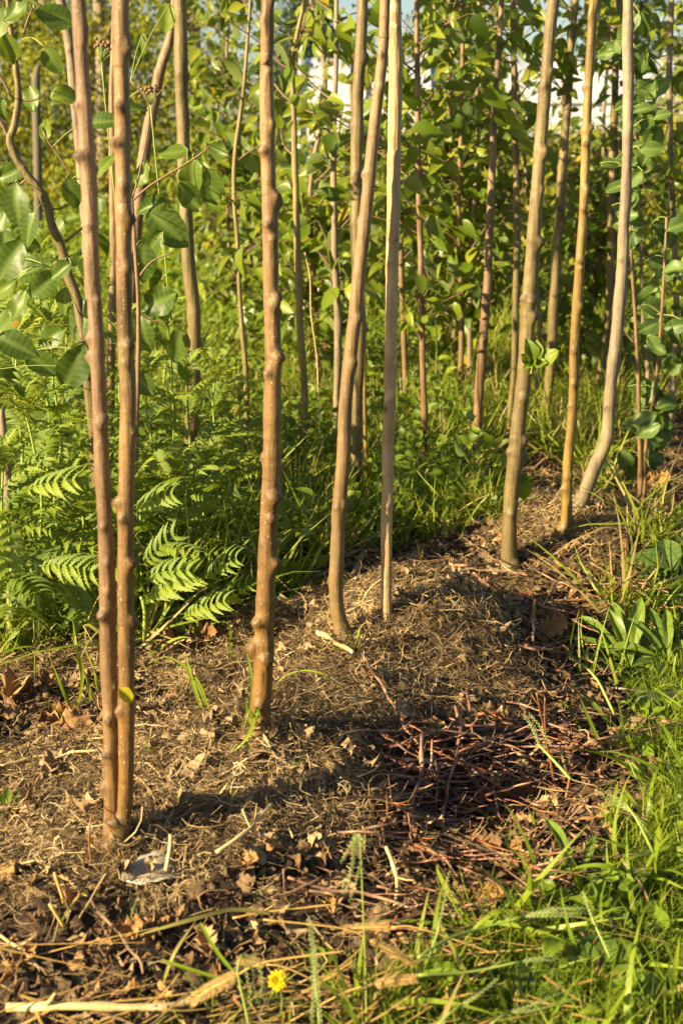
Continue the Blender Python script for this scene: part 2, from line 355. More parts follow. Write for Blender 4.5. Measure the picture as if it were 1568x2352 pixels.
def blade_tpl(seg=4, w=.02, bend=.4):
    V = []; F = []
    for k in range(seg+1):
        t = k/seg; a = bend*t; ww = w*(1-t**1.6)+.0015
        y = math.sin(a*1.2)/1.2/max(bend, .01)*1 if bend > .05 else 0
        zz = t*math.cos(a*.8); yy = t*math.sin(a)
        V += [(-ww, yy, zz), (ww, yy, zz)]
    for k in range(seg): F.append([2*k, 2*k+1, 2*k+3, 2*k+2])
    return np.array(V, float), (np.concatenate(F), np.full(len(F), 4))
def strip_tpl(seed, seg=4, w=.012):
    r = np.random.default_rng(seed); V = []; F = []
    a = 0; p = np.array([0, -.5, 0.]); k1 = r.normal(0, .35); up = r.normal(0, .12)
    for k in range(seg+1):
        t = k/seg; n = np.array([math.cos(a), -math.sin(a), 0]); z = .15*math.sin(math.pi*t)*abs(up)*4
        tw = r.normal(0, .5)
        o = np.array([n[0]*w*math.cos(tw), n[1]*w*math.cos(tw), w*math.sin(tw)])
        q = p+np.array([0, 0, z]); V += [q-o, q+o]
        a += k1+r.normal(0, .25); p = p+np.array([math.sin(a), math.cos(a), 0])/seg
    for k in range(seg): F.append([2*k, 2*k+1, 2*k+3, 2*k+2])
    return np.array(V), (np.concatenate(F), np.full(len(F), 4))
STRIP = [strip_tpl(i, 5) for i in range(12)]
LONG = (np.array([(sx*.016*(1-.5*k/6)+.10*math.sin(k/6*2.6), k/6-.5, .04*math.sin(k/6*3.1)) for k in range(7) for sx in (-1, 1)]), (np.concatenate([[2*k, 2*k+1, 2*k+3, 2*k+2] for k in range(6)]), np.full(6, 4)))
def crumb_tpl(seed):
    r = np.random.default_rng(seed); n = 5
    V = [(math.cos(a)*r.uniform(.3, .6), math.sin(a)*r.uniform(.25, .6), r.normal(0, .12)) for a in np.arange(n)*2*math.pi/n]
    V.append((0, 0, r.uniform(.05, .25))); F = [[i, (i+1) % n, n] for i in range(n)]
    return np.array(V), (np.concatenate(F), np.full(n, 3))
CRUMB = [crumb_tpl(i) for i in range(8)]
def fern_tpl(seed, pairs=10, lw=.30):
    r = np.random.default_rng(seed); mb = MB(); T = []
    z = lambda t: .10*math.sin(t*2)-.30*t*t
    for k in range(pairs):
        t = .12+.85*k/(pairs-1); L = lw*(math.sin(math.pi*(.18+.80*(1-t)**.8)))**.8*r.uniform(.85, 1.1)+.03
        for s in (-1, 1):
            a = R(r.uniform(44, 66)); n = 14; w = L*.17
            V = []; vn = []
            for i in range(n+1):
                u = i/n; x = s*math.sin(a)*u*L*(1-.1*u); y = t+math.cos(a)*u*L*(1+.15*u); zz = z(t)-.35*u*u*L+.03*math.sin(u*3)
                ww = w*math.sin(math.pi*(.16+.84*u)**.8)**.8 if u < .999 else 0; ww = ww*(1.0 if i % 2 else .62)+.001
                dx, dy = math.cos(a)*s, -math.sin(a)
                V += [(x-dx*ww, y-dy*ww, zz+ww*.3), (x, y, zz-.004), (x+dx*ww, y+dy*ww, zz+ww*.3)]; vn += [0, .7, 0]
            F = []
            for i in range(n):
                b = 3*i; F += [[b, b+1, b+4, b+3], [b+1, b+2, b+5, b+4]]
            mb.add(V, F, vein=np.array(vn))
    V = []
    for i in range(12):
        t = i/11; V += [(-.009*(1-t*.7), t*.99, z(t)+.004), (.009*(1-t*.7), t*.99, z(t)+.004)]
    mb.add(V, [[2*i, 2*i+1, 2*i+3, 2*i+2] for i in range(11)], vein=1.0)
    return (np.concatenate(mb.V), (np.concatenate(mb.L), np.concatenate(mb.Z))), np.concatenate(mb.A['vein'])
FERN = [fern_tpl(i, 7+i % 4, .33+.025*(i % 4)) for i in range(7)]

# ------------------------------------------------------------------ words that say where a thing stands
STEMS = [(-300, 'beyond the left edge'), (100, 'behind the crooked pear sapling'), (240, 'behind the front twin stems'), (340, 'just right of the front twin stems'), (440, 'behind the stout olive sapling'), (530, 'left of the thickest trunk'), (625, 'behind the thickest trunk'), (720, 'right of the thickest trunk'),
         (800, 'left of the tan leaning sapling'), (850, 'behind the tan leaning sapling'), (905, 'behind the pale stem'), (985, 'right of the pale stem'), (1060, 'left of the wavy brown sapling'), (1125, 'behind the wavy brown sapling'), (1230, 'behind the tufted trunk'), (1285, 'right of the tufted trunk'),
         (1340, 'behind the amber sapling'), (1420, 'behind the hook-footed sapling'), (1500, 'right of the hook-footed sapling'), (1580, 'at the right edge'), (1800, 'beyond the right edge')]
def where_stem(x, y):
    px = 784+FPX*x/y; return min(STEMS, key=lambda q: abs(q[0]-px))[1]
SPOTS = [(60, 1650, 'in the hollow left of the twin stems'), (30, 1850, 'on the mulch at the left edge'), (60, 2150, 'at the lower left'), (260, 2200, 'below the grey leaf'), (420, 2120, 'below the front mulch'), (560, 2200, 'above the yellow flower'), (700, 2180, 'by the bundled seed spikes'), (760, 2040, 'on the long purple-brown twig'), (900, 2090, 'above the foxtails'),
         (960, 1960, 'in front of the twig pile'), (980, 1800, 'in the twig pile'), (1080, 1780, 'right of the twig pile'), (1140, 1700, 'by the arched branch'), (880, 1700, 'left of the twig pile'), (1180, 1850, 'above the long lying branch'), (1150, 1980, 'below the long lying branch'), (1280, 1920, 'by the forked branch tip'), (1100, 2090, 'by the crooked branch end'), (1250, 2060, 'behind the arching seed stalk'),
         (1280, 1740, 'beside the upright red twig'), (1380, 1780, 'by the rough brown branch'), (1400, 1640, 'near the right grass edge'), (1300, 1560, 'in the dark right hollow'), (1240, 1440, 'by the amber curled leaf'), (1360, 1430, 'left of the plantain clump'), (1180, 1350, 'below the tufted trunk'), (1340, 1320, 'below the far mound'), (1450, 1130, 'behind the hook-footed sapling'), (360, 1600, 'right of the twin stems'), (700, 1400, 'on the middle mulch'), (950, 1300, 'behind the pale stem'), (1430, 1900, 'at the edge of the right grass'), (650, 1700, 'by the thickest trunk')]
def where_spot(px, py): return min(SPOTS, key=lambda q: (q[0]-px)**2+(q[1]-py)**2)[2]
# ------------------------------------------------------------------ ground, one sheet to the horizon
def axis(lo, hi, st, far, n):
    a = np.arange(lo, hi, st); g = np.geomspace(st*2, far, n)
    return np.concatenate([lo-g[::-1], a, hi+g])
gx = axis(-1.1, 1.7, .011, 600, 34); gy = axis(.85, 4.4, .011, 700, 38)
X, Y = np.meshgrid(gx, gy); nx, ny = len(gx), len(gy)
V = np.stack([X, Y, hgt(X, Y)], -1).reshape(-1, 3)
i = (np.arange(ny-1)[:, None]*nx+np.arange(nx-1)[None]).reshape(-1)
Q = np.stack([i, i+1, i+nx+1, i+nx], -1).reshape(-1)
jx = V[:, 0]+(vnoise(V[:, 0]*14, V[:, 1]*14)-.5)*.12; jy = V[:, 1]+(vnoise(V[:, 0]*14+40, V[:, 1]*14)-.5)*.12
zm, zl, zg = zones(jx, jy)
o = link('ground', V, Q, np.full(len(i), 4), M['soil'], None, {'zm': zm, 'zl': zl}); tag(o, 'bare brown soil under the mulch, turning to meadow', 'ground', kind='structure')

# ------------------------------------------------------------------ saplings
def trunk_mesh(mb, pts, y, seed, knots=16, kamp=1.0, sides=24, step=.004, above=.5, mi=0, lean=0., kpos=None, flare=True, ybot=None):
    """pts: (px,py,width) from top to base in picture units; the trunk stands at distance y. Returns its axis and radii."""
    r = np.random.default_rng(seed); P = []
    n = len(pts)
    for k, (px, py, w_) in enumerate(pts):
        yy = y+lean*(1-k/(n-1))
        p, t = at(px, py, yy); P.append([*p, w_*t/FPX/2])
    P = np.array(P[::-1])                                    # base first
    if above:
        d = P[-1]-P[-2]; d[:3] /= np.linalg.norm(d[:3]); q = P[-1].copy(); q[:3] += d[:3]*above; q[3] *= .6; P = np.vstack([P, q])
    b = P[0].copy(); b[2] -= .05; P = np.vstack([b, P])
    C = smooth_path(P, step); A, rr = C[:, :3], C[:, 3].copy()
    zb = P[1][2]; s = np.concatenate([[0], np.cumsum(np.linalg.norm(np.diff(A, axis=0), axis=1))])
    wob = np.stack([vnoise(s*14+seed, s*0+seed), vnoise(s*14+seed+30, s*0+seed)], 1)-.5
    A = A.copy(); A[:, :2] += wob*rr[:, None]*.22
    if flare: rr *= 1+.38*np.exp(-np.maximum(A[:, 2]-zb, 0)/.016)
    rr *= 1+.10*(vnoise(s*45+seed*3, s*0+3)-.5)+.05*(vnoise(s*140+seed, s*0+8)-.5)
    V, F = tube(A, rr, sides); m = len(A)
    V = V[:m*sides].reshape(m, sides, 3); axv = A[:, None]; rad = norm(V-axv)
    bumpv = np.zeros((m, sides)); kn = np.zeros((m, sides)); th = np.arange(sides)*2*math.pi/sides
    KP = []
    if knots:
        ks = np.clip(np.linspace(.03, s[-1]-.03, knots)+r.normal(0, s[-1]/knots*.7, knots), .03, s[-1]-.01)
        sz = r.uniform(.35, 1.2, knots)
        # angle that faces the camera is found from the radial vectors
        for k in range(knots):
            sz[k] = sz[k]**1.0
            i0 = int(np.clip(np.searchsorted(s, ks[k]), 0, m-1)); a = r.uniform(0, 2*math.pi)
            for _ in range(12):
                if rad[i0, int(a/(2*math.pi)*sides) % sides, 1] < .15: break
                a = r.uniform(0, 2*math.pi)
            R0 = rr[i0]; dth = (th-a+math.pi) % (2*math.pi)-math.pi
            ds = s-ks[k]; w0 = R0*(.24+.28*sz[k])
            d2 = ((dth*R0)[None]**2+(ds[:, None])**2)/(w0*w0)
            up = ((dth*R0*.7)[None]**2+((ds[:, None]+w0*1.1)/1.6)**2)/(w0*w0)
            bumpv += kamp*R0*(.52*sz[k]*np.exp(-d2*1.1)+.20*sz[k]*np.exp(-up)-.26*sz[k]*np.exp(-d2*7))
            bumpv += kamp*R0*.05*np.exp(-(np.sqrt(d2)-1.0)**2*14)
            bumpv += kamp*R0*.03*sz[k]*np.exp(-(ds[:, None]/(R0*.35))**2)
            kn = np.maximum(kn, (.35+.55*sz[k])*np.exp(-(np.sqrt(d2)-.55)**2*16)); kn = np.maximum(kn, .30*np.exp(-(np.sqrt(d2)-1.15)**2*26)); kn = np.maximum(kn, .22*np.exp(-(ds[:, None]/(R0*.16))**2))
            KP.append((A[i0], rad[i0, int(a/(2*math.pi)*sides) % sides], R0))
    V = V+rad*bumpv[..., None]
    mb.add(V.reshape(-1, 3), F, mi, knot=kn.reshape(-1), rnd=.5)
    return A, rr, KP

def add_leaves(mb, base, d, n_up, size, rnd, tpls, mi=0):
    base = np.asarray(base); d = np.asarray(d); n_up = np.asarray(n_up); size = np.asarray(size); rnd = np.asarray(rnd)
    pick = rng.integers(0, len(tpls), len(base))
    for k, (T, vn) in enumerate(tpls):
        q = pick == k
        if q.any(): put(mb, T, base[q], d[q], n_up[q], size[q], rnd[q], mi, vn)
def crown(mb, A, z0, z1, ntw, tl, lsize, seed, lean=None, dens=.028, tpl=None, up=.55, tw_mi=0, lf_mi=1, shade=0.):
    """side twigs with alternate leaves between heights z0 and z1 of a trunk axis"""
    r = np.random.default_rng(seed); tpl = tpl or LEAF; B = []; D = []; U = []; Sz = []; Rn = []
    idx = np.where((A[:, 2] > z0) & (A[:, 2] < z1))[0]
    if len(idx) < 3: return
    for k in range(int(ntw)):
        p = A[r.choice(idx)]; a = r.uniform(0, 2*math.pi); L = tl*r.uniform(.45, 1.25)
        d = norm(np.array([math.cos(a), math.sin(a), up+r.normal(0, .25)])); n = 6
        pts = [p]; dd = d.copy()
        for i in range(n):
            dd = norm(dd+np.array([r.normal(0, .16), r.normal(0, .16), .04+r.normal(0, .1)])); pts.append(pts[-1]+dd*L/n)
        C = smooth_path(np.array(pts), .02); V, F = tube(C, np.linspace(.0026, .0011, len(C)), 5); mb.add(V, F, tw_mi, rnd=r.random())
        m = max(3, int(L/dens)); ti = np.linspace(.15, 1, m)
        for t in ti:
            q = C[min(len(C)-1, int(t*(len(C)-1)))]; aa = r.uniform(0, 2*math.pi)
            out = norm(np.array([math.cos(aa), math.sin(aa), r.uniform(-.1, .7)])); pt = q+out*r.uniform(.012, .032)
            B.append(pt); dr = norm(out+np.array([0, 0, -r.uniform(.1, 1.3)])+r.normal(0, .25, 3)); D.append(dr)
            U.append(norm(np.array([r.normal(0, .8)-.3, r.normal(0, .8)-.4, .9])+np.cross(dr, [0, 0, 1])*r.normal(0, .5)))
            Sz.append(lsize*r.uniform(.55, 1.2)); Rn.append(np.clip(r.normal(.45-shade, .24), 0, 1))
            V, F = tube(np.array([q, .5*(q+pt)+[0, 0, .002], pt]), .0008, 4, False); mb.add(V, F, tw_mi, rnd=.7)
    add_leaves(mb, B, D, U, Sz, Rn, tpl, lf_mi)

def sapling(pts, label, matname, seed, knots=14, base=None, above=.5, crownspec=None, group='young trees of the nursery', kamp=1., step=.005, sides=20, name='sapling', leafmat='leaf_mid', lean=0., tpl=None, y=None, extra=None, cat='tree'):
    bpx = pts[-1]; g = ground(bpx[0], bpx[1]); y = g[1] if y is None else y
    e = empty(name, g, label, cat, group); mb = MB()
    A, rr, KP = trunk_mesh(mb, pts, y, seed, knots, kamp, sides, step, above, lean=lean)
    mb.build('trunk', M[matname], e, local=g)
    if crownspec:
        cb = MB()
        for c in crownspec:
            crown(cb, A, c[0], c[1], c[2], c[3], c[4], seed+int(c[2])*7, tpl=tpl, dens=c[5] if len(c) > 5 else .028)
        if cb.n: cb.build('crown', None, e, mats=[M['young_twig'], M[leafmat]], local=g)
    return e, A, rr, g, KP

# front pair of stems from one root
g1 = ground(268, 1936)
e1 = empty('sapling', g1, 'nearest twin-stemmed sapling at left, two knobbly brown stems rising from one root in the mulch', 'tree', 'young trees of the nursery')
mb = MB(); AA1 = trunk_mesh(mb, [(181, 0, 32), (190, 160, 32), (199, 323, 36), (211, 595, 35), (220, 734, 34), (228, 904, 35), (236, 1074, 36), (240, 1192, 35), (249, 1361, 38), (250, 1531, 37), (256, 1769, 36), (258, 1870, 38), (265, 1938, 46)], g1[1], 11, 32, 1.5, 28, .0035, .55)
mb.build('stem', M['bark_rose'], e1, local=g1)
mb = MB(); AA2 = trunk_mesh(mb, [(278, 0, 36), (280, 160, 35), (283, 323, 37), (287, 595, 37), (288, 734, 36), (293, 904, 37), (291, 1074, 37), (288, 1192, 38), (289, 1361, 37), (291, 1531, 39), (292, 1769, 36), (287, 1870, 33), (277, 1930, 34)], g1[1]-.010, 14, 31, 1.5, 28, .0035, .55)
mb.build('stem', M['bark_gold'], e1, local=g1)
mb = MB(); p0, _ = at(276, 1578, g1[1]-.034)
add_leaves(mb, [p0], [np.array([.5, -.2, -.6])], [np.array([0.2, -1, .3])], [.022], [.5], [LEAFW[1]]); o = mb.build('leaf', M['yellow_leaf'], e1, local=g1); o['label'] = 'small yellow-green leaf caught between the stems'

e2, A2, r2, g2, K2 = sapling([(614, 0, 29), (612, 160, 30), (616, 323, 34), (620, 470, 35), (622, 595, 37), (625, 734, 38), (626, 904, 40), (624, 1074, 42), (618, 1192, 41), (610, 1361, 43), (603, 1531, 45), (598, 1650, 44), (600, 1692, 47)],
    'thickest knobbly golden-brown trunk in the middle of the mulch, covered in round bud scars', 'bark_gold', 21, 46, above=.6, kamp=1.5, step=.0032, sides=32)
e3, A3, r3, g3, K3 = sapling([(884, 0, 24), (880, 100, 24), (855, 323, 27), (829, 595, 30), (815, 734, 31), (796, 904, 31), (787, 1074, 32), (777, 1192, 32), (773, 1300, 32), (774, 1390, 34), (785, 1440, 35), (792, 1474, 38)],
    'smooth tan leaning sapling, curved at its foot, meeting the pale stem at the top', 'bark_tan', 31, 15, above=.5, kamp=.9, step=.004, sides=28)
e4, A4, r4, g4, K4 = sapling([(907, 0, 31), (906, 323, 31), (900, 595, 29), (897, 734, 28), (894, 904, 28), (890, 1074, 27), (887, 1192, 26), (886, 1361, 24), (887, 1448, 24)],
    'straight pale straw-coloured stem with fine dark specks standing on the middle mulch mound', 'bark_pale', 41, 9, above=.6, kamp=.45, step=.005, sides=24, y=ground(887, 1448)[1]+.022)
e5, A5, r5, g5, K5 = sapling([(1270, 0, 27), (1258, 136, 27), (1246, 272, 30), (1235, 408, 30), (1222, 570, 32), (1211, 734, 34), (1199, 904, 34), (1184, 1040, 36), (1172, 1176, 34), (1165, 1310, 36)],
    'olive-brown trunk right of centre carrying a small tuft of fresh leaves halfway up', 'bark_olive', 51, 24, above=.5, kamp=1.4, step=.004, sides=28)
e6, A6, r6, g6, K6 = sapling([(1362, 0, 20), (1352, 170, 20), (1345, 340, 21), (1337, 510, 21), (1330, 598, 22), (1321, 768, 22), (1313, 938, 22), (1304, 1074, 24), (1300, 1191, 26), (1291, 1226, 32)],
    'amber knobbly sapling on the far mulch mound beside the bent one', 'bark_amber', 61, 30, above=.5, kamp=1.6)
e7, A7, r7, g7, K7 = sapling([(1440, 17, 24), (1442, 170, 26), (1439, 340, 24), (1431, 560, 26), (1422, 700, 28), (1403, 870, 28), (1391, 1006, 30), (1364, 1074, 32), (1337, 1142, 31), (1322, 1170, 33)],
    'grey-brown sapling at right bent like a hook at its foot on the far mulch mound', 'bark_grey', 71, 9, above=.5, kamp=.6)
# tuft on the olive trunk
cb = MB(); tp, tt = at(1222, 850, g5[1]-.02)
tuft = [((-.5, -.2, .3), .045), ((-.15, -.3, 1), .06), ((.12, -.1, 1.2), .062), ((1, -.1, .45), .07), ((.55, -.4, .1), .04), ((-.4, -.5, .0), .03), ((.2, -.6, .5), .03)]
add_leaves(cb, [tp+np.array([0, 0, .012])]*len(tuft), [np.array(a) for a, _ in tuft], [np.array([.1, -1, .7])]*len(tuft), [b*.78 for _, b in tuft], [.45, .3, .6, .8, .4, .5, .35], LEAFW, 1)
V, F = tube(np.array([tp+[0, .012, -.01], tp+[0, 0, 0], tp+[.002, 0, .016]]), [.004, .003, .002], 6); cb.add(V, F, 0)
o = cb.build('shoot', None, e5, mats=[M['petiole'], M['weed']], local=g5)
cb = MB(); tp, tt = at(1208, 1105, g5[1]+.01)
add_leaves(cb, [tp+np.array([-.012, 0, .01])]*2, [np.array([.3, -.2, -1]), np.array([.6, .1, -.5])], [np.array([.3, -1, .2])]*2, [.05, .03], [.5, .5], LEAFW, 0); cb.build('leaf', M['weed'], e5, local=g5)

# stems behind the front row: points, label, bark, crown (z0,z1,twigs,length,leaf size)
BACK = [
 ([(832, 0, 26), (819, 323, 28), (820, 595, 28), (824, 734, 27), (822, 904, 26), (815, 1074, 26), (808, 1205, 28)], 'knobbly olive sapling standing just behind the smooth tan leaning one', 'bark_olive', 13, None, 1.1),
 ([(413, 0, 30), (421, 323, 30), (432, 595, 31), (445, 734, 32), (443, 904, 32), (437, 1074, 31), (430, 1200, 30)], 'stout olive sapling in the green weeds left of centre', 'bark_olive', 12, [(1.05, 1.6, 8, .2, .06)], .7),
 ([(404, 0, 20), (391, 82, 22), (367, 170, 25), (343, 289, 26), (326, 408, 27), (316, 510, 26), (300, 700, 26), (288, 900, 26), (280, 1130, 26)], 'slanting sapling whose top leans right and meets the stout olive one', 'bark_rose', 5, None, .4),
 ([(262, 60, 13), (258, 240, 16), (262, 564, 19), (257, 734, 20), (253, 904, 20), (250, 1074, 20), (248, 1180, 20)], 'slim pale brown sapling half hidden between the front twin stems', 'bark_tan', 6, None, .5),
 ([(140, 0, 21), (160, 100, 22), (170, 200, 22), (188, 400, 22), (205, 640, 22), (222, 900, 22), (232, 1200, 22)], 'grey sapling leaning behind the leftmost front stem', 'bark_grey', 6, None, .5),
 ([(3, 940, 16), (10, 1010, 17), (17, 1090, 18), (18, 1200, 18), (24, 1344, 16), (22, 1476, 17)], 'short weathered stem at the left edge among fern-like leaves', 'bark_grey', 5, None, .5),
 ([(576, 0, 8), (560, 200, 9), (541, 340, 10), (537, 440, 10), (546, 560, 10), (553, 717, 11), (565, 870, 13), (565, 1006, 13), (551, 1116, 15)], 'thin wavy green-brown whip left of the thickest trunk', 'bark_green', 8, [(.45, 1.7, 18, .22, .062)], .8),
 ([(700, 0, 10), (672, 136, 12), (674, 238, 13), (677, 360, 14), (681, 493, 15), (684, 600, 17), (688, 734, 17), (698, 870, 17), (700, 938, 17), (691, 1040, 18), (675, 1120, 20)], 'thin crooked grey-green sapling right of the thickest trunk', 'bark_green', 9, [(.75, 1.6, 12, .22, .062)], .8),
 ([(772, 0, 10), (771, 170, 11), (766, 340, 13), (769, 598, 16), (776, 768, 18), (773, 938, 15), (770, 1040, 16)], 'slim leaf-hidden sapling between crooked grey-green and tan leaning ones', 'bark_grey', 7, [(.4, 1.7, 26, .28, .068)], .7),
 ([(834, 600, 7), (836, 734, 7), (837, 904, 8), (841, 1074, 10), (843, 1156, 10)], 'thin red-brown cane rising from the grass behind the tan leaning sapling', 'bark_amber', 4, None, .5),
 ([(956, 0, 11), (958, 204, 13), (960, 400, 14), (965, 564, 14), (968, 734, 14), (973, 904, 15), (975, 1006, 16), (975, 1110, 17)], 'dark slim sapling just right of the pale stem, with leafy lower shoots', 'bark_rose', 8, [(.62, 1.7, 26, .28, .068), (.36, .5, 9, .14, .055)], .7),
 ([(918, 400, 11), (921, 598, 12), (924, 700, 13), (930, 860, 13), (928, 980, 14)], 'faint pale sapling seen close beside the right edge of the pale stem', 'bark_tan', 5, [(.6, 1.8, 16, .28, .068)], .6),
 ([(1063, 60, 10), (1062, 136, 10), (1058, 300, 10), (1054, 408, 11), (1052, 544, 12), (1060, 734, 13), (1054, 904, 13), (1044, 985, 14)], 'slim leafy sapling between the pale stem and the wavy brown one', 'bark_tan', 8, [(.35, 1.8, 34, .28, .068)], .7),
 ([(1100, 0, 9), (1096, 200, 10), (1092, 408, 10), (1085, 561, 11), (1078, 734, 12), (1080, 950, 12)], 'thin pale leafy whip in the background left of the wavy brown sapling', 'bark_grey', 6, [(.3, 1.8, 26, .28, .066)], .6),
 ([(1151, 0, 12), (1146, 102, 14), (1136, 238, 15), (1129, 408, 17), (1122, 578, 19), (1110, 768, 22), (1100, 904, 22), (1090, 1074, 23)], 'wavy brown sapling with a bare lower trunk rising from long grass', 'bark_rose', 12, [(.85, 1.7, 14, .22, .062)], .9),
 ([(1178, 0, 13), (1180, 204, 14), (1184, 408, 15), (1186, 590, 16), (1180, 836, 16), (1170, 955, 15), (1166, 1045, 16)], 'straight olive sapling directly left of the tufted olive-brown trunk', 'bark_olive', 10, [(.8, 1.7, 12, .22, .062)], .8),
 ([(1321, 0, 14), (1309, 119, 16), (1303, 238, 18), (1291, 374, 21), (1284, 510, 22), (1277, 570, 22), (1269, 734, 24), (1262, 870, 22), (1248, 972, 22), (1238, 1010, 22)], 'green-brown sapling between the tufted trunk and the amber one', 'bark_olive', 10, [(.95, 1.7, 12, .22, .06)], .9),
 ([(1420, 0, 12), (1410, 238, 17), (1403, 442, 19), (1401, 598, 17), (1394, 734, 17), (1371, 904, 18), (1360, 950, 19)], 'olive sapling touching the left side of the hook-footed one', 'bark_olive', 8, [(.95, 1.7, 12, .22, .062)], .9),
 ([(1349, 680, 12), (1345, 730, 13), (1340, 785, 13), (1333, 853, 14), (1332, 900, 14)], 'short sawn-off pale stub right of the amber sapling', 'bark_grey', 3, None, .5),
 ([(1468, 480, 8), (1471, 581, 8), (1476, 734, 9), (1486, 853, 11), (1480, 980, 12)], 'very thin grey whip right of the hook-footed sapling', 'bark_grey', 5, [(.2, 1.0, 9, .14, .055), (1., 1.8, 12, .25, .06)], .6),
 ([(1542, 0, 13), (1536, 170, 14), (1540, 400, 14), (1552, 700, 14), (1540, 940, 15), (1535, 1010, 16)], 'grey sapling at the right edge with a leafy foot', 'bark_grey', 7, [(.15, 1.8, 30, .24, .06)], .6),
 ([(1222, 560, 9), (1238, 734, 11), (1234, 850, 12), (1232, 960, 12)], 'slender grey stem glimpsed right beside the tufted trunk', 'bark_grey', 4, None, .5),
]
for k, (pts, lab, mt, kn, cr, ka) in enumerate(BACK):
    stub = 'stub' in lab or 'short weathered' in lab or 'cane' in lab
    sapling(pts, lab, mt, 100+k*3, kn, above=0 if stub else .55, crownspec=cr, kamp=ka, sides=14, step=.008)

# leafy nursery trees in the rows further back
r = np.random.default_rng(5); rows = [(4.6, -.05, 1.75), (5.8, -.45, 2.3), (7.4, -.65, 3.2)]
WORD = ['nearest', 'second', 'third', 'farthest']; k = 0
for ri, (yy, x0, x1) in enumerate(rows):
    xs = np.arange(x0, x1, [.46, .50, .6][ri]); 
    for j, x in enumerate(xs):
        x = x+r.normal(0, .04); y = yy+r.normal(0, .08); z = float(hgt(x, y)); hh = r.uniform(1.9, 2.3)
        e = empty('nursery_tree', (x, y, z), 'leafy young tree in the %s rear row, %s' % (WORD[ri], where_stem(x, y)), 'tree', 'leafy young trees in the rows behind')
        P = np.array([[x+r.normal(0, .02), y+r.normal(0, .02), z-.03+hh*t, .010*(1-.6*t)] for t in np.linspace(0, 1, 7)]); C = smooth_path(P, .03)
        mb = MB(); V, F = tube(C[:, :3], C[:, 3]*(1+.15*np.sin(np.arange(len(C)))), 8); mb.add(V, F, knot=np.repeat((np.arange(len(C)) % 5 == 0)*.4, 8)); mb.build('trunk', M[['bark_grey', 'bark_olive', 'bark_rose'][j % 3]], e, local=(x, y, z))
        cb = MB(); ls = .072
        crown(cb, C[:, :3], z+.14, z+.78, 56, .25, ls*.85, 900+k, dens=.025); crown(cb, C[:, :3], z+.62, z+1.5 if ri < 2 else z+1.8, [56, 44, 36][ri]*(.1 if 1120 < 784+FPX*x/y < 1480 or 660 < 784+FPX*x/y < 900 else 1), .27, ls*.88, 1300+k, dens=.026)
        cb.build('crown', None, e, mats=[M['young_twig'], M['leaf_mid']], local=(x, y, z)); k += 1

# ------------------------------------------------------------------ pear tree at left with big glossy leaves
def leaf_on(mb, brs, px, py, size_px, ang, y, rnd, tilt=.4, tp=None):
    """a big leaf centred at (px,py); ang = direction of its tip in the picture, degrees clockwise from up"""
    a = R(ang); L = size_px
    b, t = at(px-math.sin(a)*L*.5, py+math.cos(a)*L*.5, y); tpnt, _ = at(px+math.sin(a)*L*.5, py-math.cos(a)*L*.5, y-.0)
    d = tpnt-b; ln = np.linalg.norm(d); d = d/ln+np.array([0, random.uniform(-.35, .35), 0]); 
    n = np.array([random.uniform(-.5, .3), -1, random.uniform(.1, .9)])
    T, vn = LEAFW[random.randrange(5) if tp is None else tp]
    put(mb, T, np.array([b]), np.array([d]), np.array([n]), np.array([ln*1.08]), np.array([rnd]), 1, vn)
    best = min((np.linalg.norm(q-b), tuple(q)) for q in brs)
    if best[0] < .2:
        q = np.array(best[1]); mid = (q+b)/2+np.array([0, 0, .008])
        V, F = tube(smooth_path(np.array([q, mid, b]), .006), .0009, 5); mb.add(V, F, 0, rnd=.6)
gJ = ground(232, 1180); yJ = 2.55
eJ = empty('pear_tree', (at(240, 1180, yJ)[0][0], yJ, float(hgt(-.4, yJ))), 'crooked pear sapling at the upper left with large glossy leaves, some spotted brown and orange', 'tree')
gJ = np.array(eJ.location)
mb = MB(); AJ, rJ, _ = trunk_mesh(mb, [(15, -30, 11), (28, 80, 13), (38, 160, 15), (42, 225, 16), (33, 290, 17), (24, 325, 19), (50, 385, 19), (88, 432, 21), (108, 470, 21), (120, 520, 20), (142, 570, 21), (160, 640, 22), (178, 690, 23), (196, 800, 24), (216, 1000, 25), (232, 1240, 26)], yJ, 88, 14, .8, 20, .005, .4)
mb.build('trunk', M['bark_olive'], eJ, local=gJ)
brJ = []
for B in [[(25, 330, 9), (8, 290, 7), (-20, 240, 6)], [(28, 225, 7), (10, 190, 6), (-15, 150, 5)], [(150, 555, 7), (175, 535, 6), (195, 520, 5)], [(100, 440, 6), (120, 480, 5), (160, 470, 4)], [(165, 410, 3), (140, 365, 4), (112, 326, 4), (100, 300, 3)], [(70, 408, 6), (45, 425, 5), (20, 470, 4)], [(42, 228, 5), (70, 232, 4), (100, 222, 3)], [(50, 90, 4), (66, 40, 4), (75, 20, 3)], [(178, 690, 5), (150, 650, 4), (110, 610, 3)]]:
    P = np.array([[*at(a, b, yJ)[0], c*yJ/FPX/2] for a, b, c in B]); C = smooth_path(P, .01); mb = MB(); V, F = tube(C[:, :3], C[:, 3], 8); mb.add(V, F)
    mb.build('branch', M['young_twig'], eJ, local=gJ); brJ += list(C[:, :3])
brJ += list(AJ[::8])
mb = MB(); random.seed(4)
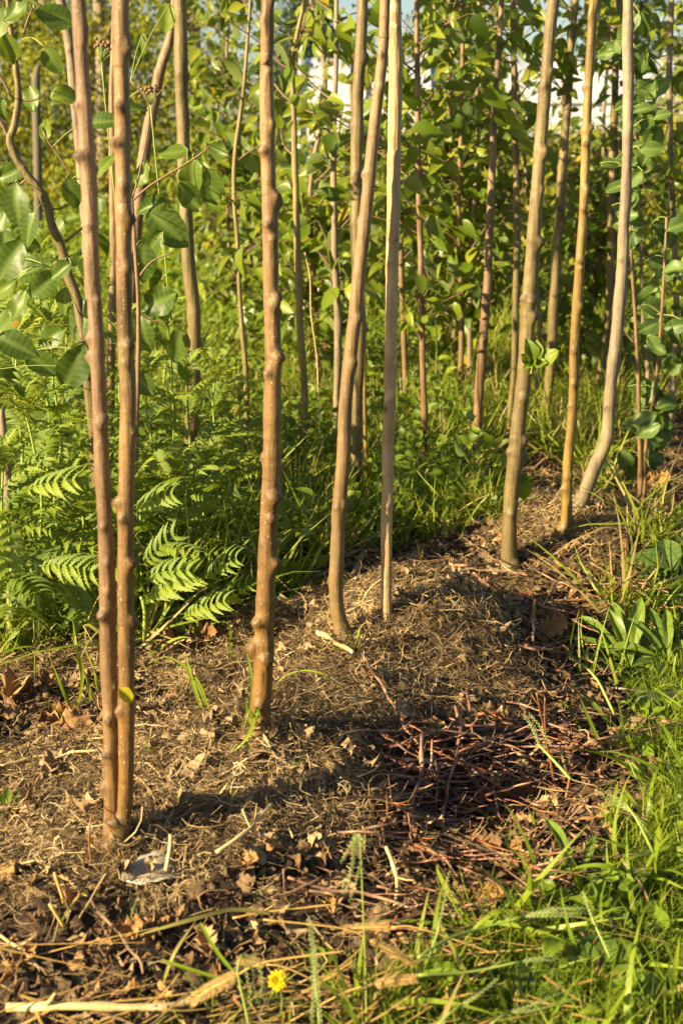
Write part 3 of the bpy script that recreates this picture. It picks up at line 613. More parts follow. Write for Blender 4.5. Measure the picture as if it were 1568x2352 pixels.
for L in [(41, 466, 84, 175, .2), (68, 524, 70, 200, .25), (119, 136, 60, 150, .55), (126, 38, 82, 105, .35), (12, 50, 70, 200, .6), (20, 110, 60, 170, .7), (40, 32, 60, 60, .45), (75, 225, 55, 170, .5), (148, 222, 62, 80, .75), (237, 279, 60, 80, .2), (5, 250, 45, 190, .3),
          (30, 395, 55, 250, .4), (108, 300, 45, 10, .8), (165, 440, 60, 160, .25), (70, 620, 75, 60, .25), (25, 600, 90, 30, .25), (10, 560, 70, 350, .3), (50, 700, 65, 200, .55), (20, 740, 70, 220, .65), (170, 846, 90, 25, .15), (192, 738, 90, 20, .12), (150, 690, 55, 190, .5), (40, 790, 80, 110, .15), (120, 775, 60, 240, .35),
          (100, 655, 70, 45, .3), (10, 660, 60, 240, .7), (60, 560, 50, 100, .5), (140, 620, 50, 240, .35), (8, 505, 50, 200, .4), (200, 620, 60, 190, .25), (95, 830, 70, 120, .3), (15, 870, 70, 120, .15), (130, 520, 50, 330, .55), (220, 470, 55, 200, .3), (240, 380, 50, 30, .7), (225, 560, 60, 150, .4)]:
    leaf_on(mb, brJ, L[0], L[1], L[2]*1.15, L[3], yJ+random.uniform(-.08, .12), L[4])
mb.build('crown', None, eJ, mats=[M['petiole'], M['leaf_pear']], local=gJ)
# second pear sapling: arching twig with big leaves between the twin stems and the stout olive sapling
yK = 2.5
b0 = at(306, 1250, yK)[0]; eK = empty('pear_tree', (b0[0], yK, float(hgt(b0[0], yK))), 'low pear shoot with big dark leaves right of the front twin stems', 'tree'); gK = np.array(eK.location)
mb = MB(); AK, _, _ = trunk_mesh(mb, [(303, 455, 7), (310, 560, 9), (318, 700, 10), (316, 900, 11), (306, 1245, 12)], yK, 91, 5, .5, 10, .01, 0)
mb.build('trunk', M['bark_rose'], eK, local=gK); brK = list(AK[::4])
for B in [[(303, 462, 6), (340, 430, 5), (374, 408, 5), (442, 367, 5), (483, 337, 4)], [(316, 640, 5), (350, 600, 4), (400, 580, 3)], [(318, 720, 5), (345, 735, 4), (390, 740, 3)], [(303, 455, 4), (320, 400, 4), (343, 252, 3), (300, 184, 3)]]:
    P = np.array([[*at(a, b, yK)[0], c*yK/FPX/2] for a, b, c in B]); C = smooth_path(P, .01); mb = MB(); V, F = tube(C[:, :3], C[:, 3], 7); mb.add(V, F)
    mb.build('branch', M['young_twig'], eK, local=gK); brK += list(C[:, :3])
mb = MB()
for L in [(384, 520, 105, 130, .15), (442, 398, 78, 190, .6), (483, 425, 75, 165, .55), (430, 450, 70, 150, .5), (371, 690, 88, 65, .12), (330, 400, 55, 200, .6), (500, 345, 50, 120, .4), (352, 470, 60, 260, .2), (400, 350, 60, 260, .65), (330, 600, 80, 180, .15), (345, 640, 70, 150, .2), (380, 745, 70, 200, .7), (410, 790, 70, 190, .5), (330, 760, 70, 170, .2), (322, 105, 45, 190, .6), (384, 40, 60, 190, .85), (300, 250, 50, 60, .3), (350, 560, 70, 220, .25), (330, 880, 60, 140, .3)]:
    leaf_on(mb, brK, L[0], L[1], L[2]*1.1, L[3], yK+random.uniform(-.06, .12), L[4])
mb.build('crown', None, eK, mats=[M['petiole'], M['leaf_pear']], local=gK)
# leafy plum-like shoot at the right, in front of the hook-footed sapling
yP = g7[1]+.25
for (bx, by, pp, lv, lab) in [
    (1470, 1090, [(1448, -20, 7), (1452, 200, 7), (1446, 420, 8), (1450, 600, 8), (1462, 800, 9), (1470, 1090, 11)], [(1450, 60, 1.), (1468, 130, 1.), (1440, 250, 1.), (1495, 190, 1.1), (1400, 110, .8), (1490, 330, 1.), (1440, 390, 1.), (1425, 420, 1.), (1450, 500, 1.), (1440, 470, .9), (1420, 390, .8), (1500, 340, 1.), (1460, 560, .9), (1470, 270, 1.), (1500, 250, .8)], 'leafy grey-green plum shoot climbing beside the hook-footed sapling'),
    (1478, 1120, [(1530, 500, 6), (1520, 700, 7), (1505, 880, 8), (1485, 1000, 9), (1478, 1120, 10)], [(1530, 540, 1.2), (1515, 700, 1.4), (1535, 760, 1.), (1500, 770, 1.), (1530, 620, 1.), (1490, 900, 1.3), (1500, 960, 1.2), (1470, 980, 1.1), (1480, 1060, 1.2), (1510, 1010, 1.), (1455, 1070, 1.), (1540, 850, 1.), (1520, 930, 1.)], 'small broad-leaved plum shoot low at the right edge over the brown leaves')]:
    b0 = at(bx, by, yP)[0]; g = (b0[0], yP, float(hgt(b0[0], yP))); e = empty('plum_shoot', g, lab, 'tree')
    mb = MB(); Ap, _, _ = trunk_mesh(mb, pp, yP, 95, 5, .5, 10, .01, 0); mb.build('trunk', M['bark_rose'], e, local=g)
    mb = MB()
    for (lx, ly, s) in lv:
        for _ in range(3): leaf_on(mb, list(Ap[::4]), lx+random.uniform(-28, 28), ly+random.uniform(-25, 25), 52*s, random.uniform(60, 300), yP+random.uniform(-.06, .08), random.random())
    mb.build('crown', None, e, mats=[M['petiole'], M['leaf_blue']], local=g)

# ------------------------------------------------------------------ fern-leaved weeds (tansy)
def fern_plant(x, y, hh, nl, ls, seed, label, lean=(0, 0)):
    r = np.random.default_rng(seed); z = float(hgt(x, y)); g = np.array([x, y, z]); e = empty('tansy_plant', g, label, 'plant', 'fern-leaved green weeds at the left')
    P = np.array([[x+lean[0]*t*t, y+lean[1]*t*t, z-.02+hh*t] for t in np.linspace(0, 1, 6)])+np.vstack([np.zeros(3), r.normal(0, .006, (5, 3))])
    C = smooth_path(P, .015); mb = MB(); V, F = tube(C, np.linspace(.0042, .0018, len(C)), 8); mb.add(V, F); mb.build('stem', M['stem_green'], e, local=g)
    mb = MB(); B = []; D = []; U = []; Sz = []; Rn = []
    for k in range(nl):
        t = .08+.9*(k/(nl-1))**.8; a = k*2.4+r.uniform(-.4, .4); p = C[min(len(C)-1, int(t*(len(C)-1)))]
        d = np.array([math.cos(a), math.sin(a), .25+1.2*t**3+r.normal(0, .2)]); B.append(p); D.append(d)
        U.append([r.normal(0, .15), r.normal(0, .15)-.1, 1]); Sz.append(ls*(1.1-.65*t**1.5)*r.uniform(.85, 1.15)); Rn.append(np.clip(.3+.5*t+r.normal(0, .15), 0, 1))
    for k in range(7):                                       # young leaves bunched at the tip
        a = k*2.4; B.append(C[-1-(k % 3)]); D.append([math.cos(a)*.4, math.sin(a)*.4, 1]); U.append([-math.cos(a), -math.sin(a), .5]); Sz.append(ls*.32*r.uniform(.7, 1.2)); Rn.append(r.uniform(.75, 1))
    add_leaves(mb, B, D, U, Sz, Rn, FERN); mb.build('foliage', M['tansy'], e, local=g)
    return e
FP = [(30, 1490, .30, 13, .20), (110, 1450, .36, 14, .22), (190, 1440, .26, 12, .19), (330, 1430, .22, 12, .20), (410, 1400, .24, 12, .20), (480, 1370, .24, 12, .19), (150, 1350, .45, 14, .21), (60, 1330, .42, 13, .21), (250, 1320, .34, 13, .20), (360, 1290, .36, 13, .19), (440, 1270, .34, 12, .19),
      (-60, 1400, .4, 13, .2), (-150, 1300, .5, 13, .2), (0, 1220, .5, 13, .2), (120, 1200, .52, 14, .2), (300, 1210, .42, 13, .19), (500, 1230, .34, 12, .19), (400, 1170, .36, 12, .18), (210, 1130, .45, 13, .19), (50, 1110, .5, 13, .19), (530, 1300, .2, 10, .17), (560, 1180, .26, 10, .16), (310, 1080, .42, 12, .18), (-40, 1080, .5, 12, .18), (640, 1140, .2, 9, .15), (480, 1100, .3, 11, .17), (160, 1030, .45, 12, .18), (380, 1020, .4, 12, .18)]
for k, (px, py, hh, nl, ls) in enumerate(FP):
    x, y = flat(px, py); side = 'left of the front twin stems' if px < 240 else 'between the front twin stems and the thickest trunk'
    side = where_stem(x, y)
    sz_ = 'tall' if hh > .4 else 'mid-height' if hh > .3 else 'low'
    band = sz_+' ferny weed at the mulch edge' if py > 1370 else (sz_+' ferny weed in the second rank' if py > 1180 else 'small ferny weed farther back')
    fern_plant(x, y, hh*1.2, nl+4, ls*.70, 300+k, band+', '+side)
# the big drooping leaves of the nearest plant
def fern_leaf_at(mb, px0, py0, px1, py1, y, up, rnd, k):
    a, _ = at(px0, py0, y); b, _ = at(px1, py1, y-.05); L = np.linalg.norm(b-a)
    T, vn = fern_tpl(40+k, 7+k % 4, .38); put(mb, T, np.array([a]), np.array([b-a]), np.array([up]), np.array([L*1.05]), np.array([rnd]), 0, vn)
x, y = flat(85, 1500); g = np.array([x, y, float(hgt(x, y))]); e = empty('tansy_plant', g, 'large fern-like leaves fanned out at the lower left in front of the other weeds', 'plant', 'fern-leaved green weeds at the left')
mb = MB()
for k, q in enumerate([(78, 1250, 100, 1515), (20, 1160, 25, 1400), (90, 1300, 230, 1300), (150, 1290, 215, 1460), (90, 1270, -20, 1420), (210, 1240, 10, 1260), (335, 1385, 450, 1290), (345, 1420, 470, 1410), (330, 1300, 400, 1220), (360, 1260, 460, 1250), (420, 1420, 520, 1360), (240, 1400, 310, 1460), (500, 1400, 560, 1320), (470, 1330, 540, 1260), (400, 1330, 480, 1330), (130, 1200, 220, 1120), (60, 1130, 180, 1080), (300, 1180, 400, 1110), (30, 1200, 130, 1195), (0, 1280, -40, 1400), (330, 1330, 440, 1290)]):
    q = (q[0], q[1], q[0]+(q[2]-q[0])*.72, q[1]+(q[3]-q[1])*.72)
    fern_leaf_at(mb, *q, y+random.uniform(-.05, .12), np.array([random.uniform(-.8, .8), -.7, .7]), random.uniform(.2, .85), k)
mb.build('foliage', M['tansy'], e, local=g)
for q in [(85, 1500, 84, 1290), (25, 1480, 20, 1180), (330, 1440, 325, 1370)]:
    mb = MB(); a, _ = at(q[0], q[1], y); b, _ = at(q[2], q[3], y); V, F = tube(smooth_path(np.array([a-[0, 0, .03], (a+b)/2+[.004, 0, 0], b]), .02), .0035, 8); mb.add(V, F)
    mb.build('stem', M['stem_green'], e, local=g)

# ------------------------------------------------------------------ polytunnel far behind on the right
yT = 30.0; xl = at(690, 300, yT)[0][0]; xr = at(1800, 300, yT)[0][0]; zt = at(1000, 128, yT)[0][2]; gz = -.1
e = empty('polytunnel', ((xl+xr)/2, yT, gz), 'long pale plastic greenhouse tunnel seen through the leaves at upper right', 'greenhouse'); g = np.array(e.location)
W2 = 2.6; hT = zt-gz; prof = [(-W2, 0), (-W2*.98, hT*.35), (-W2*.88, hT*.62), (-W2*.66, hT*.84), (-W2*.35, hT*.96), (0, hT)]; prof += [(-a, b) for a, b in prof[-2::-1]]
prof = smooth_path(np.array([[a, b, 0] for a, b in prof]), .15)[:, :2]; n = 60; xs = np.linspace(xl, xr, n); V = []
for i, x in enumerate(xs):
    for a, b in prof:
        sag = .03*math.sin(i/n*math.pi*24)**2*(b > .3); V.append((x, yT+a*(1-sag*.4), gz+b*(1-sag)))
m = len(prof); F = [[i*m+j, (i+1)*m+j, (i+1)*m+j+1, i*m+j+1] for i in range(n-1) for j in range(m-1)]
mb = MB(); mb.add(V, F, rnd=np.repeat(rng.random(n)*.5+.25, m)); mb.add(V[:m], [list(range(m))], rnd=.7); mb.add(V[-m:], [list(range(m))[::-1]], rnd=.7); mb.build('cover', M['film'], e, local=g)
for x in np.linspace(xl+.05, xr, 9):
    mb = MB(); Vt, Ft = tube(np.array([[x, yT+a*1.012, gz+b*1.012] for a, b in prof]), .03, 6); mb.add(Vt, Ft); mb.build('hoop', M['metal'], e, local=g)
for zz in (.35, .62):
    mb = MB(); Vt, Ft = tube(np.array([[xl, yT-W2*(.995 if zz < .5 else .90), gz+hT*zz], [xr, yT-W2*(.995 if zz < .5 else .90), gz+hT*zz]]), .035, 6); mb.add(Vt, Ft); mb.build('rail', M['metal'], e, local=g)
# white row cover on the ground
a, t = at(1340, 545, 11.0); mb = MB(); V = []
for i in range(12):
    for j in range(7):
        u = j/6*math.pi; V.append((a[0]-.45+i*.08, 11-.14*math.cos(u), a[2]-.04+.10*math.sin(u)*(1+.15*math.sin(i*1.7+j))))
mb.add(V, [[i*7+j, i*7+7+j, i*7+8+j, i*7+1+j] for i in range(11) for j in range(6)]); o = mb.build('row_cover', M['film']); tag(o, 'strip of white fabric over a low crop in the far meadow at right', 'row cover')

# ------------------------------------------------------------------ hedge and far trees
def bush(x, y, rx, ry, hh, n, size, mat, label, seed, cat='tree', name='hedge_tree', group=None, z0=0., trunk=True, cone=False, tm='bark_grey'):
    r = np.random.default_rng(seed); z = float(hgt(x, y)); g = np.array([x, y, z]); e = empty(name, g, label, cat, group)
    if trunk:
        mb = MB(); P = smooth_path(np.array([[x, y, z-.1, .07], [x+.04, y, z+hh*.4, .055], [x, y+.03, z+hh*.9, .02]]), .1); V, F = tube(P[:, :3], P[:, 3], 9); mb.add(V, F)
        for k in range(9):
            t = r.uniform(.15, .8); a = r.uniform(0, 6.3); p = np.array([x, y, z+hh*t]); q = p+np.array([math.cos(a)*rx*.8, math.sin(a)*ry*.8, hh*.18]); V, F = tube(np.array([p, (p+q)/2+[0, 0, .05], q]), [.025, .016, .006], 6); mb.add(V, F)
        mb.build('trunk', M[tm], e, local=g)
    nc = max(8, n//70); C = []
    while len(C) < nc:
        a = r.uniform(0, 6.3); u = r.uniform(0, 1); zz = r.uniform(0, 1); rad = (.55+.45*u**.5)
        prof = (1-zz)*.9+.08 if cone else math.sin(math.pi*(.16+.74*zz))**.6*(.8+.4*r.random())
        C.append([x+math.cos(a)*rx*rad*prof, y+math.sin(a)*ry*rad*prof, z+z0+hh*zz*(.96)])
    C = np.array(C); n = int(n); cr = r.uniform(.10, .24, nc)*(rx/.9); tone = r.normal(0, .16, nc)
    k = r.integers(0, nc, n); pos = C[k]+r.normal(0, 1, (n, 3))*cr[k][:, None]*[1, 1, .8]; pos[:, 2] = np.maximum(pos[:, 2], z+.03)
    d = norm(r.normal(0, 1, (n, 3))+np.array([0, 0, -.4])); u = norm(r.normal(0, .6, (n, 3))+np.array([0, -.1, 1])); rn = np.clip(.45+tone[k]+r.normal(0, .17, n), 0, 1)
    mb = MB(); put(mb, LEAFS[0][0], pos, d, u, size*r.uniform(.6, 1.3, n), rn, 0); mb.build('crown', M[mat], e, local=g); return e
HT = [(-4.9, 13.5, 3.4), (-3.9, 12.9, 2.5), (-3.0, 13.3, 3.4), (-2.1, 12.8, 3.8), (-1.35, 13.4, 3.6), (-5.8, 14.6, 3.6), (-2.6, 15., 3.4)]
for k, (x, y, hh) in enumerate(HT):
    bush(x, y, .85, .6, hh, 11000, .055, 'leaf_far', 'sunlit yellow-green %s hedge tree, %s' % ('low' if hh < 2.5 else 'tall', where_stem(x, y)), 500+k, group='trees of the tall hedge at the upper left')
for k, (x, y, hh) in enumerate([(2.0, 15., .9), (3.2, 14.5, .9), (4.4, 15.2, 1.0), (5.6, 14.6, 1.1), (.9, 14.2, .9), (6.8, 15, 1.2)]):
    bush(x, y, .8, .5, hh, 4500, .055, 'leaf_far', 'low green bush before the plastic tunnel, %s' % where_stem(x, y), 540+k, cat='bush', name='bush', group='low bushes in front of the plastic tunnel', trunk=False)
for k, (x, y, hh) in enumerate([(7.0, 38, 5.4), (10.2, 40, 8.0), (13., 39, 6.0), (3.0, 42, 4.2), (-1, 44, 5)]):
    bush(x, y, 1.7, 1.6, hh, 9000, .16, 'leaf_dark', 'dark bluish conifer behind the plastic tunnel, %s' % where_stem(x, y), 560+k, name='conifer', group='conifers behind the plastic tunnel', cone=True)
for k, (x, y, hh) in enumerate([(1.5, 9.6, .72), (2.5, 9.2, .9), (3.2, 9.4, 1.5), (2.0, 11.5, .74), (3.9, 10.8, 2.1), (2.9, 12.4, .95), (2.75, 10.4, 1.5)]):
    bush(x, y, .55, .5, hh, 5200, .05, 'leaf_far', 'yellowing bushy %s tree beyond the rows, %s' % ('low' if hh < 1 else 'taller', where_stem(x, y)+(', farther back' if y > 12 else '')), 580+k, group='yellowing bushy trees beyond the nursery rows', tm='bark_grey')
# weathered post in the far left
p, t = at(82, 300, 9.5); mb = MB(); zb = float(hgt(p[0], 9.5))
for (x0, x1, z1, tl) in [(-.055, .055, at(70, 185, 9.5)[0][2], .1), ]:
    P = smooth_path(np.array([[p[0]-.03, 9.5, zb-.1], [p[0], 9.5, (zb+z1)/2], [p[0]+.02, 9.5, z1], [p[0]+.05, 9.5, z1+.10]]), .04); V, F = tube(P, .028-.016*np.clip((P[:, 2]-z1)/.1, 0, 1), 9); mb.add(V, F)
o = mb.build('wooden_post', M['wood_post']); tag(o, 'grey weathered broken-topped wooden post far off at the upper left', 'post')

# ------------------------------------------------------------------ grass and ground cover
BL = [blade_tpl(4, .016, b) for b in (.15, .5, .9, 1.3)]; BLW = [blade_tpl(6, .034, b) for b in (.3, .8, 1.3, 1.7)]; BLF = [blade_tpl(3, .022, b) for b in (.2, .7, 1.1)]
def scatter_xy(n, x0, x1, y0, y1, r, pw=1.):
    return r.uniform(x0, x1, n), y0+(y1-y0)*r.random(n)**pw
def grass(name, label, x, y, length, tpls, mat, r, tone=0., tilt=.25, mb=None):
    n = len(x); z = hgt(x, y)-.004; pos = np.stack([x, y, z], 1); pick = r.integers(0, len(tpls), n); own = mb is None; mb = mb or MB()
    clump = vnoise(x*6+11, y*6+4)
    for k, T in enumerate(tpls):
        q = np.where(pick == k)[0]; a = r.uniform(0, 2*math.pi, len(q)); tl = r.normal(0, tilt, (len(q), 2))
        Z = norm(np.stack([tl[:, 0], tl[:, 1], np.ones(len(q))], 1)); Yd = np.stack([np.cos(a), np.sin(a), np.zeros(len(q))], 1); Xv = norm(np.cross(Yd, Z)); Yv = np.cross(Z, Xv)
        L = length*r.uniform(.4, 1.25, len(q))*(.55+.9*clump[q]); sc = np.stack([.5*L+.5*length, L, L], 1)
        V, F = tile(T, pos[q], Xv, Yv, Z, sc); rn = np.clip(r.normal(.45+tone, .22, len(q))+(clump[q]-.5)*.3, 0, 1); mb.add(V, F, rnd=np.repeat(rn, len(T[0])))
    if own: o = mb.build(name, M[mat]); tag(o, label, 'grass', kind='stuff'); return o
def keep(x, y, which, thin=None, r=None):
    jx = x+(vnoise(x*14, y*14)-.5)*.12; jy = y+(vnoise(x*14+40, y*14)-.5)*.12
    m = zones(jx, jy)[which]
    if thin is not None: m &= r.random(len(x)) < thin(x, y)
    return x[m], y[m]
r = np.random.default_rng(20)
# fine long grass behind the row
x, y = scatter_xy(165000, -2.2, 3.2, 2.2, 5.6, r); x, y = keep(x, y, 2, lambda a, b: np.where((a > .45+.15*(b-1)) & (b < 2.75), 0., .75), r)
q = ~inside(Z_GRASS, x, y); x, y = x[q], y[q]
grass('long_grass', 'fine bright green grass behind the row of saplings', x, y, .16, BL, 'grass', r, .30, .5)
x, y = scatter_xy(90000, -4, 6, 5.4, 13, r, 1.3); grass('meadow_grass', 'soft sunlit meadow grass between the nursery rows', x, y, .20, BLF, 'grass_far', r, .05, .3)
x, y = scatter_xy(50000, -9, 16, 13, 34, r, 1.2); grass('meadow_grass', 'far meadow grass toward the plastic tunnel', x, y, .28, [blade_tpl(2, .03, .6)], 'grass_far', r, .1, .3)
# right front grass: broad blades and fine ones
x, y = scatter_xy(170000, .0, 2.2, .85, 3.2, r); q = inside(Z_GRASS, x+(vnoise(x*14, y*14)-.5)*.16, y) & (r.random(len(x)) < .25+.75*(vnoise(x*7+3, y*7+1) > .38)); x, y = x[q], y[q]
grass('fine_grass', 'fine green grass at the lower right', x, y, .05, BL, 'grass', r, .05, .45)
x, y = scatter_xy(6500, .0, 2.2, .85, 3.0, r); q = inside(Z_GRASS, x+(vnoise(x*14, y*14)-.5)*.22, y); x, y = x[q], y[q]
grass('broad_grass', 'broad-bladed green grass sprawling over the lower right corner', x, y, .10, BLW, 'grass', r, .05, .6)
# stray blades on mulch and litter
x, y = scatter_xy(1500, -1, 1.5, 1.05, 3.4, r); m_, l_, g_ = zones(x, y); q = (m_ & (r.random(len(x)) < .07)) | (l_ & (r.random(len(x)) < .14)); x, y = x[q], y[q]
grass('stray_grass', 'single green grass blades scattered over the mulch', x, y, .07, BL+BLW[:2], 'grass', r, .0, .6)
x, y = scatter_xy(2200, -.75, .6, 1.08, 1.42, r); q = inside(Z_BOT, x, y) & (vnoise(x*8+2, y*8) > .42); x, y = x[q], y[q]
grass('edge_grass', 'thin green and yellow grass along the bottom edge', x, y, .055, BL, 'grass', r, .1, .6)
# low leafy weeds as ground cover
def cover(name, label, x, y, size, hh, mat, r, tone=0, tpl=LEAF, per=6):
    n = len(x)*per; k = np.repeat(np.arange(len(x)), per); a = r.uniform(0, 6.3, n); el = r.uniform(.1, 1.2, n)
    d = np.stack([np.cos(a), np.sin(a), el], 1); zz = r.random(n)*hh*(.5+vnoise(x*3, y*3)[k]); pos = np.stack([x[k], y[k], hgt(x[k], y[k])+zz], 1)+r.normal(0, size*.35, (n, 3))*[1, 1, .2]
    u = norm(r.normal(0, .6, (n, 3))+[-.25, -.3, .8]); rn = np.clip(r.normal(.45+tone, .22, n), 0, 1); mb = MB(); add_leaves(mb, pos, d, u, size*r.uniform(.5, 1.3, n), rn, tpl); o = mb.build(name, M[mat]); return tag(o, label, 'weeds', kind='stuff')
x, y = scatter_xy(3400, -2.2, .35, 2.35, 6, r); x, y = keep(x, y, 2); cover('weeds', 'mixed green weeds under the fern-leaved plants at left', x, y, .034, .16, 'weed', r)
x, y = scatter_xy(900, .1, 3.2, 3.0, 6, r); x, y = keep(x, y, 2); cover('weeds', 'low leafy weeds in the grass under the nursery trees', x, y, .032, .08, 'weed', r)
x, y = scatter_xy(5000, -4.5, 4.5, 5.8, 12, r); cover('weeds', 'tall leafy weeds in the meadow beyond the saplings', x, y, .06, .25, 'weed', r, .1, LEAFS, 5)
x, y = scatter_xy(850, .1, 1.9, .9, 3.0, r); q = inside(Z_GRASS, x, y); x, y = x[q], y[q]; cover('clover', 'small round-leaved weeds in the right front grass', x, y, .024, .03, 'weed', r, .1, LEAFW, 6)
x, y = scatter_xy(30, -.8, 1.0, 1.2, 3.0, r); cover('seedlings', 'tiny green seedlings sprouting through the mulch', x, y, .014, .012, 'weed', r, .2, LEAF, 4)

# ------------------------------------------------------------------ mulch, leaf crumbs and dead leaves
def lay(mb, tpls, x, y, L, wsc, lift, tilt, rnd, r, flatz=False):
    n = len(x); a = r.uniform(0, 6.3, n); tl = r.normal(0, tilt, (n, 2)); Z = norm(np.stack([tl[:, 0], tl[:, 1], np.ones(n)], 1))
    e_ = .01; gxn = -(hgt(x+e_, y)-hgt(x-e_, y))/(2*e_); gyn = -(hgt(x, y+e_)-hgt(x, y-e_))/(2*e_); Z = norm(Z+.8*np.stack([gxn, gyn, 0*gxn], 1))
    Yd = np.stack([np.cos(a), np.sin(a), 0*a], 1); Xv = norm(np.cross(Yd, Z)); Yv = np.cross(Z, Xv); pos = np.stack([x, y, hgt(x, y)+lift], 1); pick = r.integers(0, len(tpls), n)
    for k, T in enumerate(tpls):
        vn = None
        if isinstance(T[1], np.ndarray): T, vn = T
        q = pick == k
        if q.any():
            V, F = tile(T, pos[q], Xv[q], Yv[q], Z[q], np.stack([L[q]*wsc[q], L[q], L[q]], 1)); mb.add(V, F, rnd=np.repeat(rnd[q], len(T[0])))
def nearw(x, y): return np.clip(1.2-np.maximum(np.maximum(-x-.62-.1*y, x-.7-.14*y), 0)*1.6, .12, 1)
r = np.random.default_rng(33)
xa, ya = scatter_xy(250000, -.8, .95, 1.15, 3.4, r); xb, yb = scatter_xy(60000, -1.6, 1.6, 1.0, 3.8, r); x = np.concatenate([xa, xb]); y = np.concatenate([ya, yb]); x, y = keep(x, y, 0)
for bs in (g1, g1+[.012, -.01, 0], g2, g3, g4, g5, g6, g7):              # litter heaped against each foot
    a_ = r.uniform(0, 6.3, 260); q_ = .014+r.gamma(1.5, .014, 260); x = np.concatenate([x, bs[0]+np.cos(a_)*q_]); y = np.concatenate([y, bs[1]+np.sin(a_)*q_]); n = len(x); mb = MB()
pat = vnoise(x*11, y*11)-.5
lay(mb, STRIP, x, y, r.gamma(2.6, .0080, n)+.006, r.uniform(.35, 1.7, n)*.85, r.random(n)**1.6*.017, .5, np.clip(r.normal(.45, .23, n)+pat*.4, 0, 1), r)
o = mb.build('straw_mulch', M['mulch']); tag(o, 'dry straw-coloured clippings mulched along the sapling row', 'mulch', kind='stuff')
x, y = scatter_xy(36000, -1.3, 1.6, 1.0, 3.6, r); x1, y1 = keep(x, y, 0, nearw, r); n = len(x1); mb = MB()
lay(mb, CRUMB, x1, y1, r.gamma(3, .0032, n)+.003, r.uniform(.5, 1.3, n), r.random(n)*.008, .5, np.clip(r.normal(.5, .25, n), 0, 1), r)
o = mb.build('mulch_crumbs', M['crumb']); tag(o, 'crumbled leaf and bark bits mixed into the mulch', 'mulch', kind='stuff')
# leaf litter zones
x, y = scatter_xy(60000, -1.3, 1.9, 1.0, 3.9, r); x1, y1 = keep(x, y, 1, nearw, r); n = len(x1); mb = MB()
lay(mb, CRUMB, x1, y1, r.gamma(3, .0036, n)+.003, r.uniform(.5, 1.2, n), r.random(n)*.012, .6, np.clip(r.normal(.42, .25, n), 0, 1), r)
xs_, ys_ = scatter_xy(42000, -1.3, 1.9, 1.0, 3.9, r); xs_, ys_ = keep(xs_, ys_, 1, nearw, r); n = len(xs_)
lay(mb, STRIP, xs_, ys_, r.gamma(3., .013, n)+.01, r.uniform(.4, 1.3, n), r.random(n)*.018, .3, np.clip(r.normal(.62, .25, n), 0, 1), r)
o = mb.build('litter_bits', M['crumb']); tag(o, 'fine broken leaf litter and straw bits around the twig pile', 'leaf litter', kind='stuff')
x, y = scatter_xy(15000, -1.3, 2.2, 1.0, 4.4, r); x, y = keep(x, y, 1, nearw, r); n = len(x); mb = MB()
lay(mb, [c for c in CURL], x, y, r.uniform(.008, .026, n), r.uniform(.6, 1.2, n), .004+r.random(n)*.016, .8, np.clip(r.normal(.45, .25, n), 0, 1), r)
o = mb.build('leaf_litter', M['litter']); tag(o, 'dense curled dark brown dead leaves beside the mulch row', 'leaf litter', kind='stuff')
x, y = scatter_xy(2600, -.9, 1.2, 1.0, 3.3, r); x, y = keep(x, y, 0, None, r); n = len(x); mb = MB()
lay(mb, CURL, x, y, r.uniform(.008, .028, n), r.uniform(.6, 1.1, n), .008+r.random(n)*.012, .6, np.clip(r.normal(.5, .25, n), 0, 1), r)
o = mb.build('leaf_litter', M['litter_tan']); tag(o, 'small tan leaf scraps scattered over the straw mulch', 'leaf litter', kind='stuff')
# fallen grass straw along the bottom (long, golden)
x, y = scatter_xy(950, -.5, .9, 1.08, 1.7, r); q = (y < 1.36+.10*(x+.1)) & (x > -.35) & (x < .22+.12*r.random(len(x))) & (r.random(len(x)) < np.clip((1.5-y)*3.2, 0, 1)); x, y = x[q], y[q]; n = len(x); mb = MB()
a = r.normal(1.25, .5, n); pos = np.stack([x, y, hgt(x, y)+.006+r.random(n)*.022], 1); Yd = np.stack([np.sin(a), np.cos(a), r.normal(0, .07, n)], 1); Xv, Yv, Zv = frames(Yd, np.tile([0, 0, 1.], (n, 1)))
V, F = tile(LONG, pos, Xv, Yv, Zv, np.stack([r.uniform(.05, .14, n), r.uniform(.06, .22, n), r.uniform(.05, .15, n)], 1)); mb.add(V, F, rnd=np.repeat(r.random(n), len(LONG[0])))
o = mb.build('fallen_straw', M['straw_gold']); tag(o, 'flattened golden grass stalks lying along the bottom of the photo', 'straw', kind='stuff')

# single dead leaves one can point at
def dead_leaf(px, py, size_px, ang, mat, label, k, lift=.012, up=(0, -.4, 1), group=None, wide=1.0, rnd=.5, name='fallen_leaf'):
    g = ground(px, py); t = (g[1]*CP+(H-g[2])*SP); L = size_px*t/FPX; a = R(ang); d = np.array([math.sin(a), math.cos(a), .12])
    T, vn = leaf_tpl(14, 4, .30, .15, .35, .03, .5, .45, 3) if mat == 'leaf_grey' else leaf_tpl(14, 4, .34, *[(.35, .8, .09), (-.3, 1.1, .11), (.7, .5, .10), (.15, 1.6, .09), (-.5, -.4, .13)][k % 5], .5, .45, k)
    Xv, Yv, Zv = frames(np.array([d]), np.array([up])); p = g+np.array([0, 0, lift])-Yv[0]*L*.5
    V, F = tile(T, np.array([p]), Xv, Yv, Zv, np.array([[L*wide, L, L]])); mb = MB(); mb.add(V, F, rnd=rnd+.2*(T[0][:, 0] > 0)); c = g
    # give it its real thickness
    o = mb.build(name, M[mat], local=c); o.location = [float(v) for v in c]; md = o.modifiers.new('thickness', 'SOLIDIFY'); md.thickness = .0005
    return tag(o, label, 'fallen leaf', group)
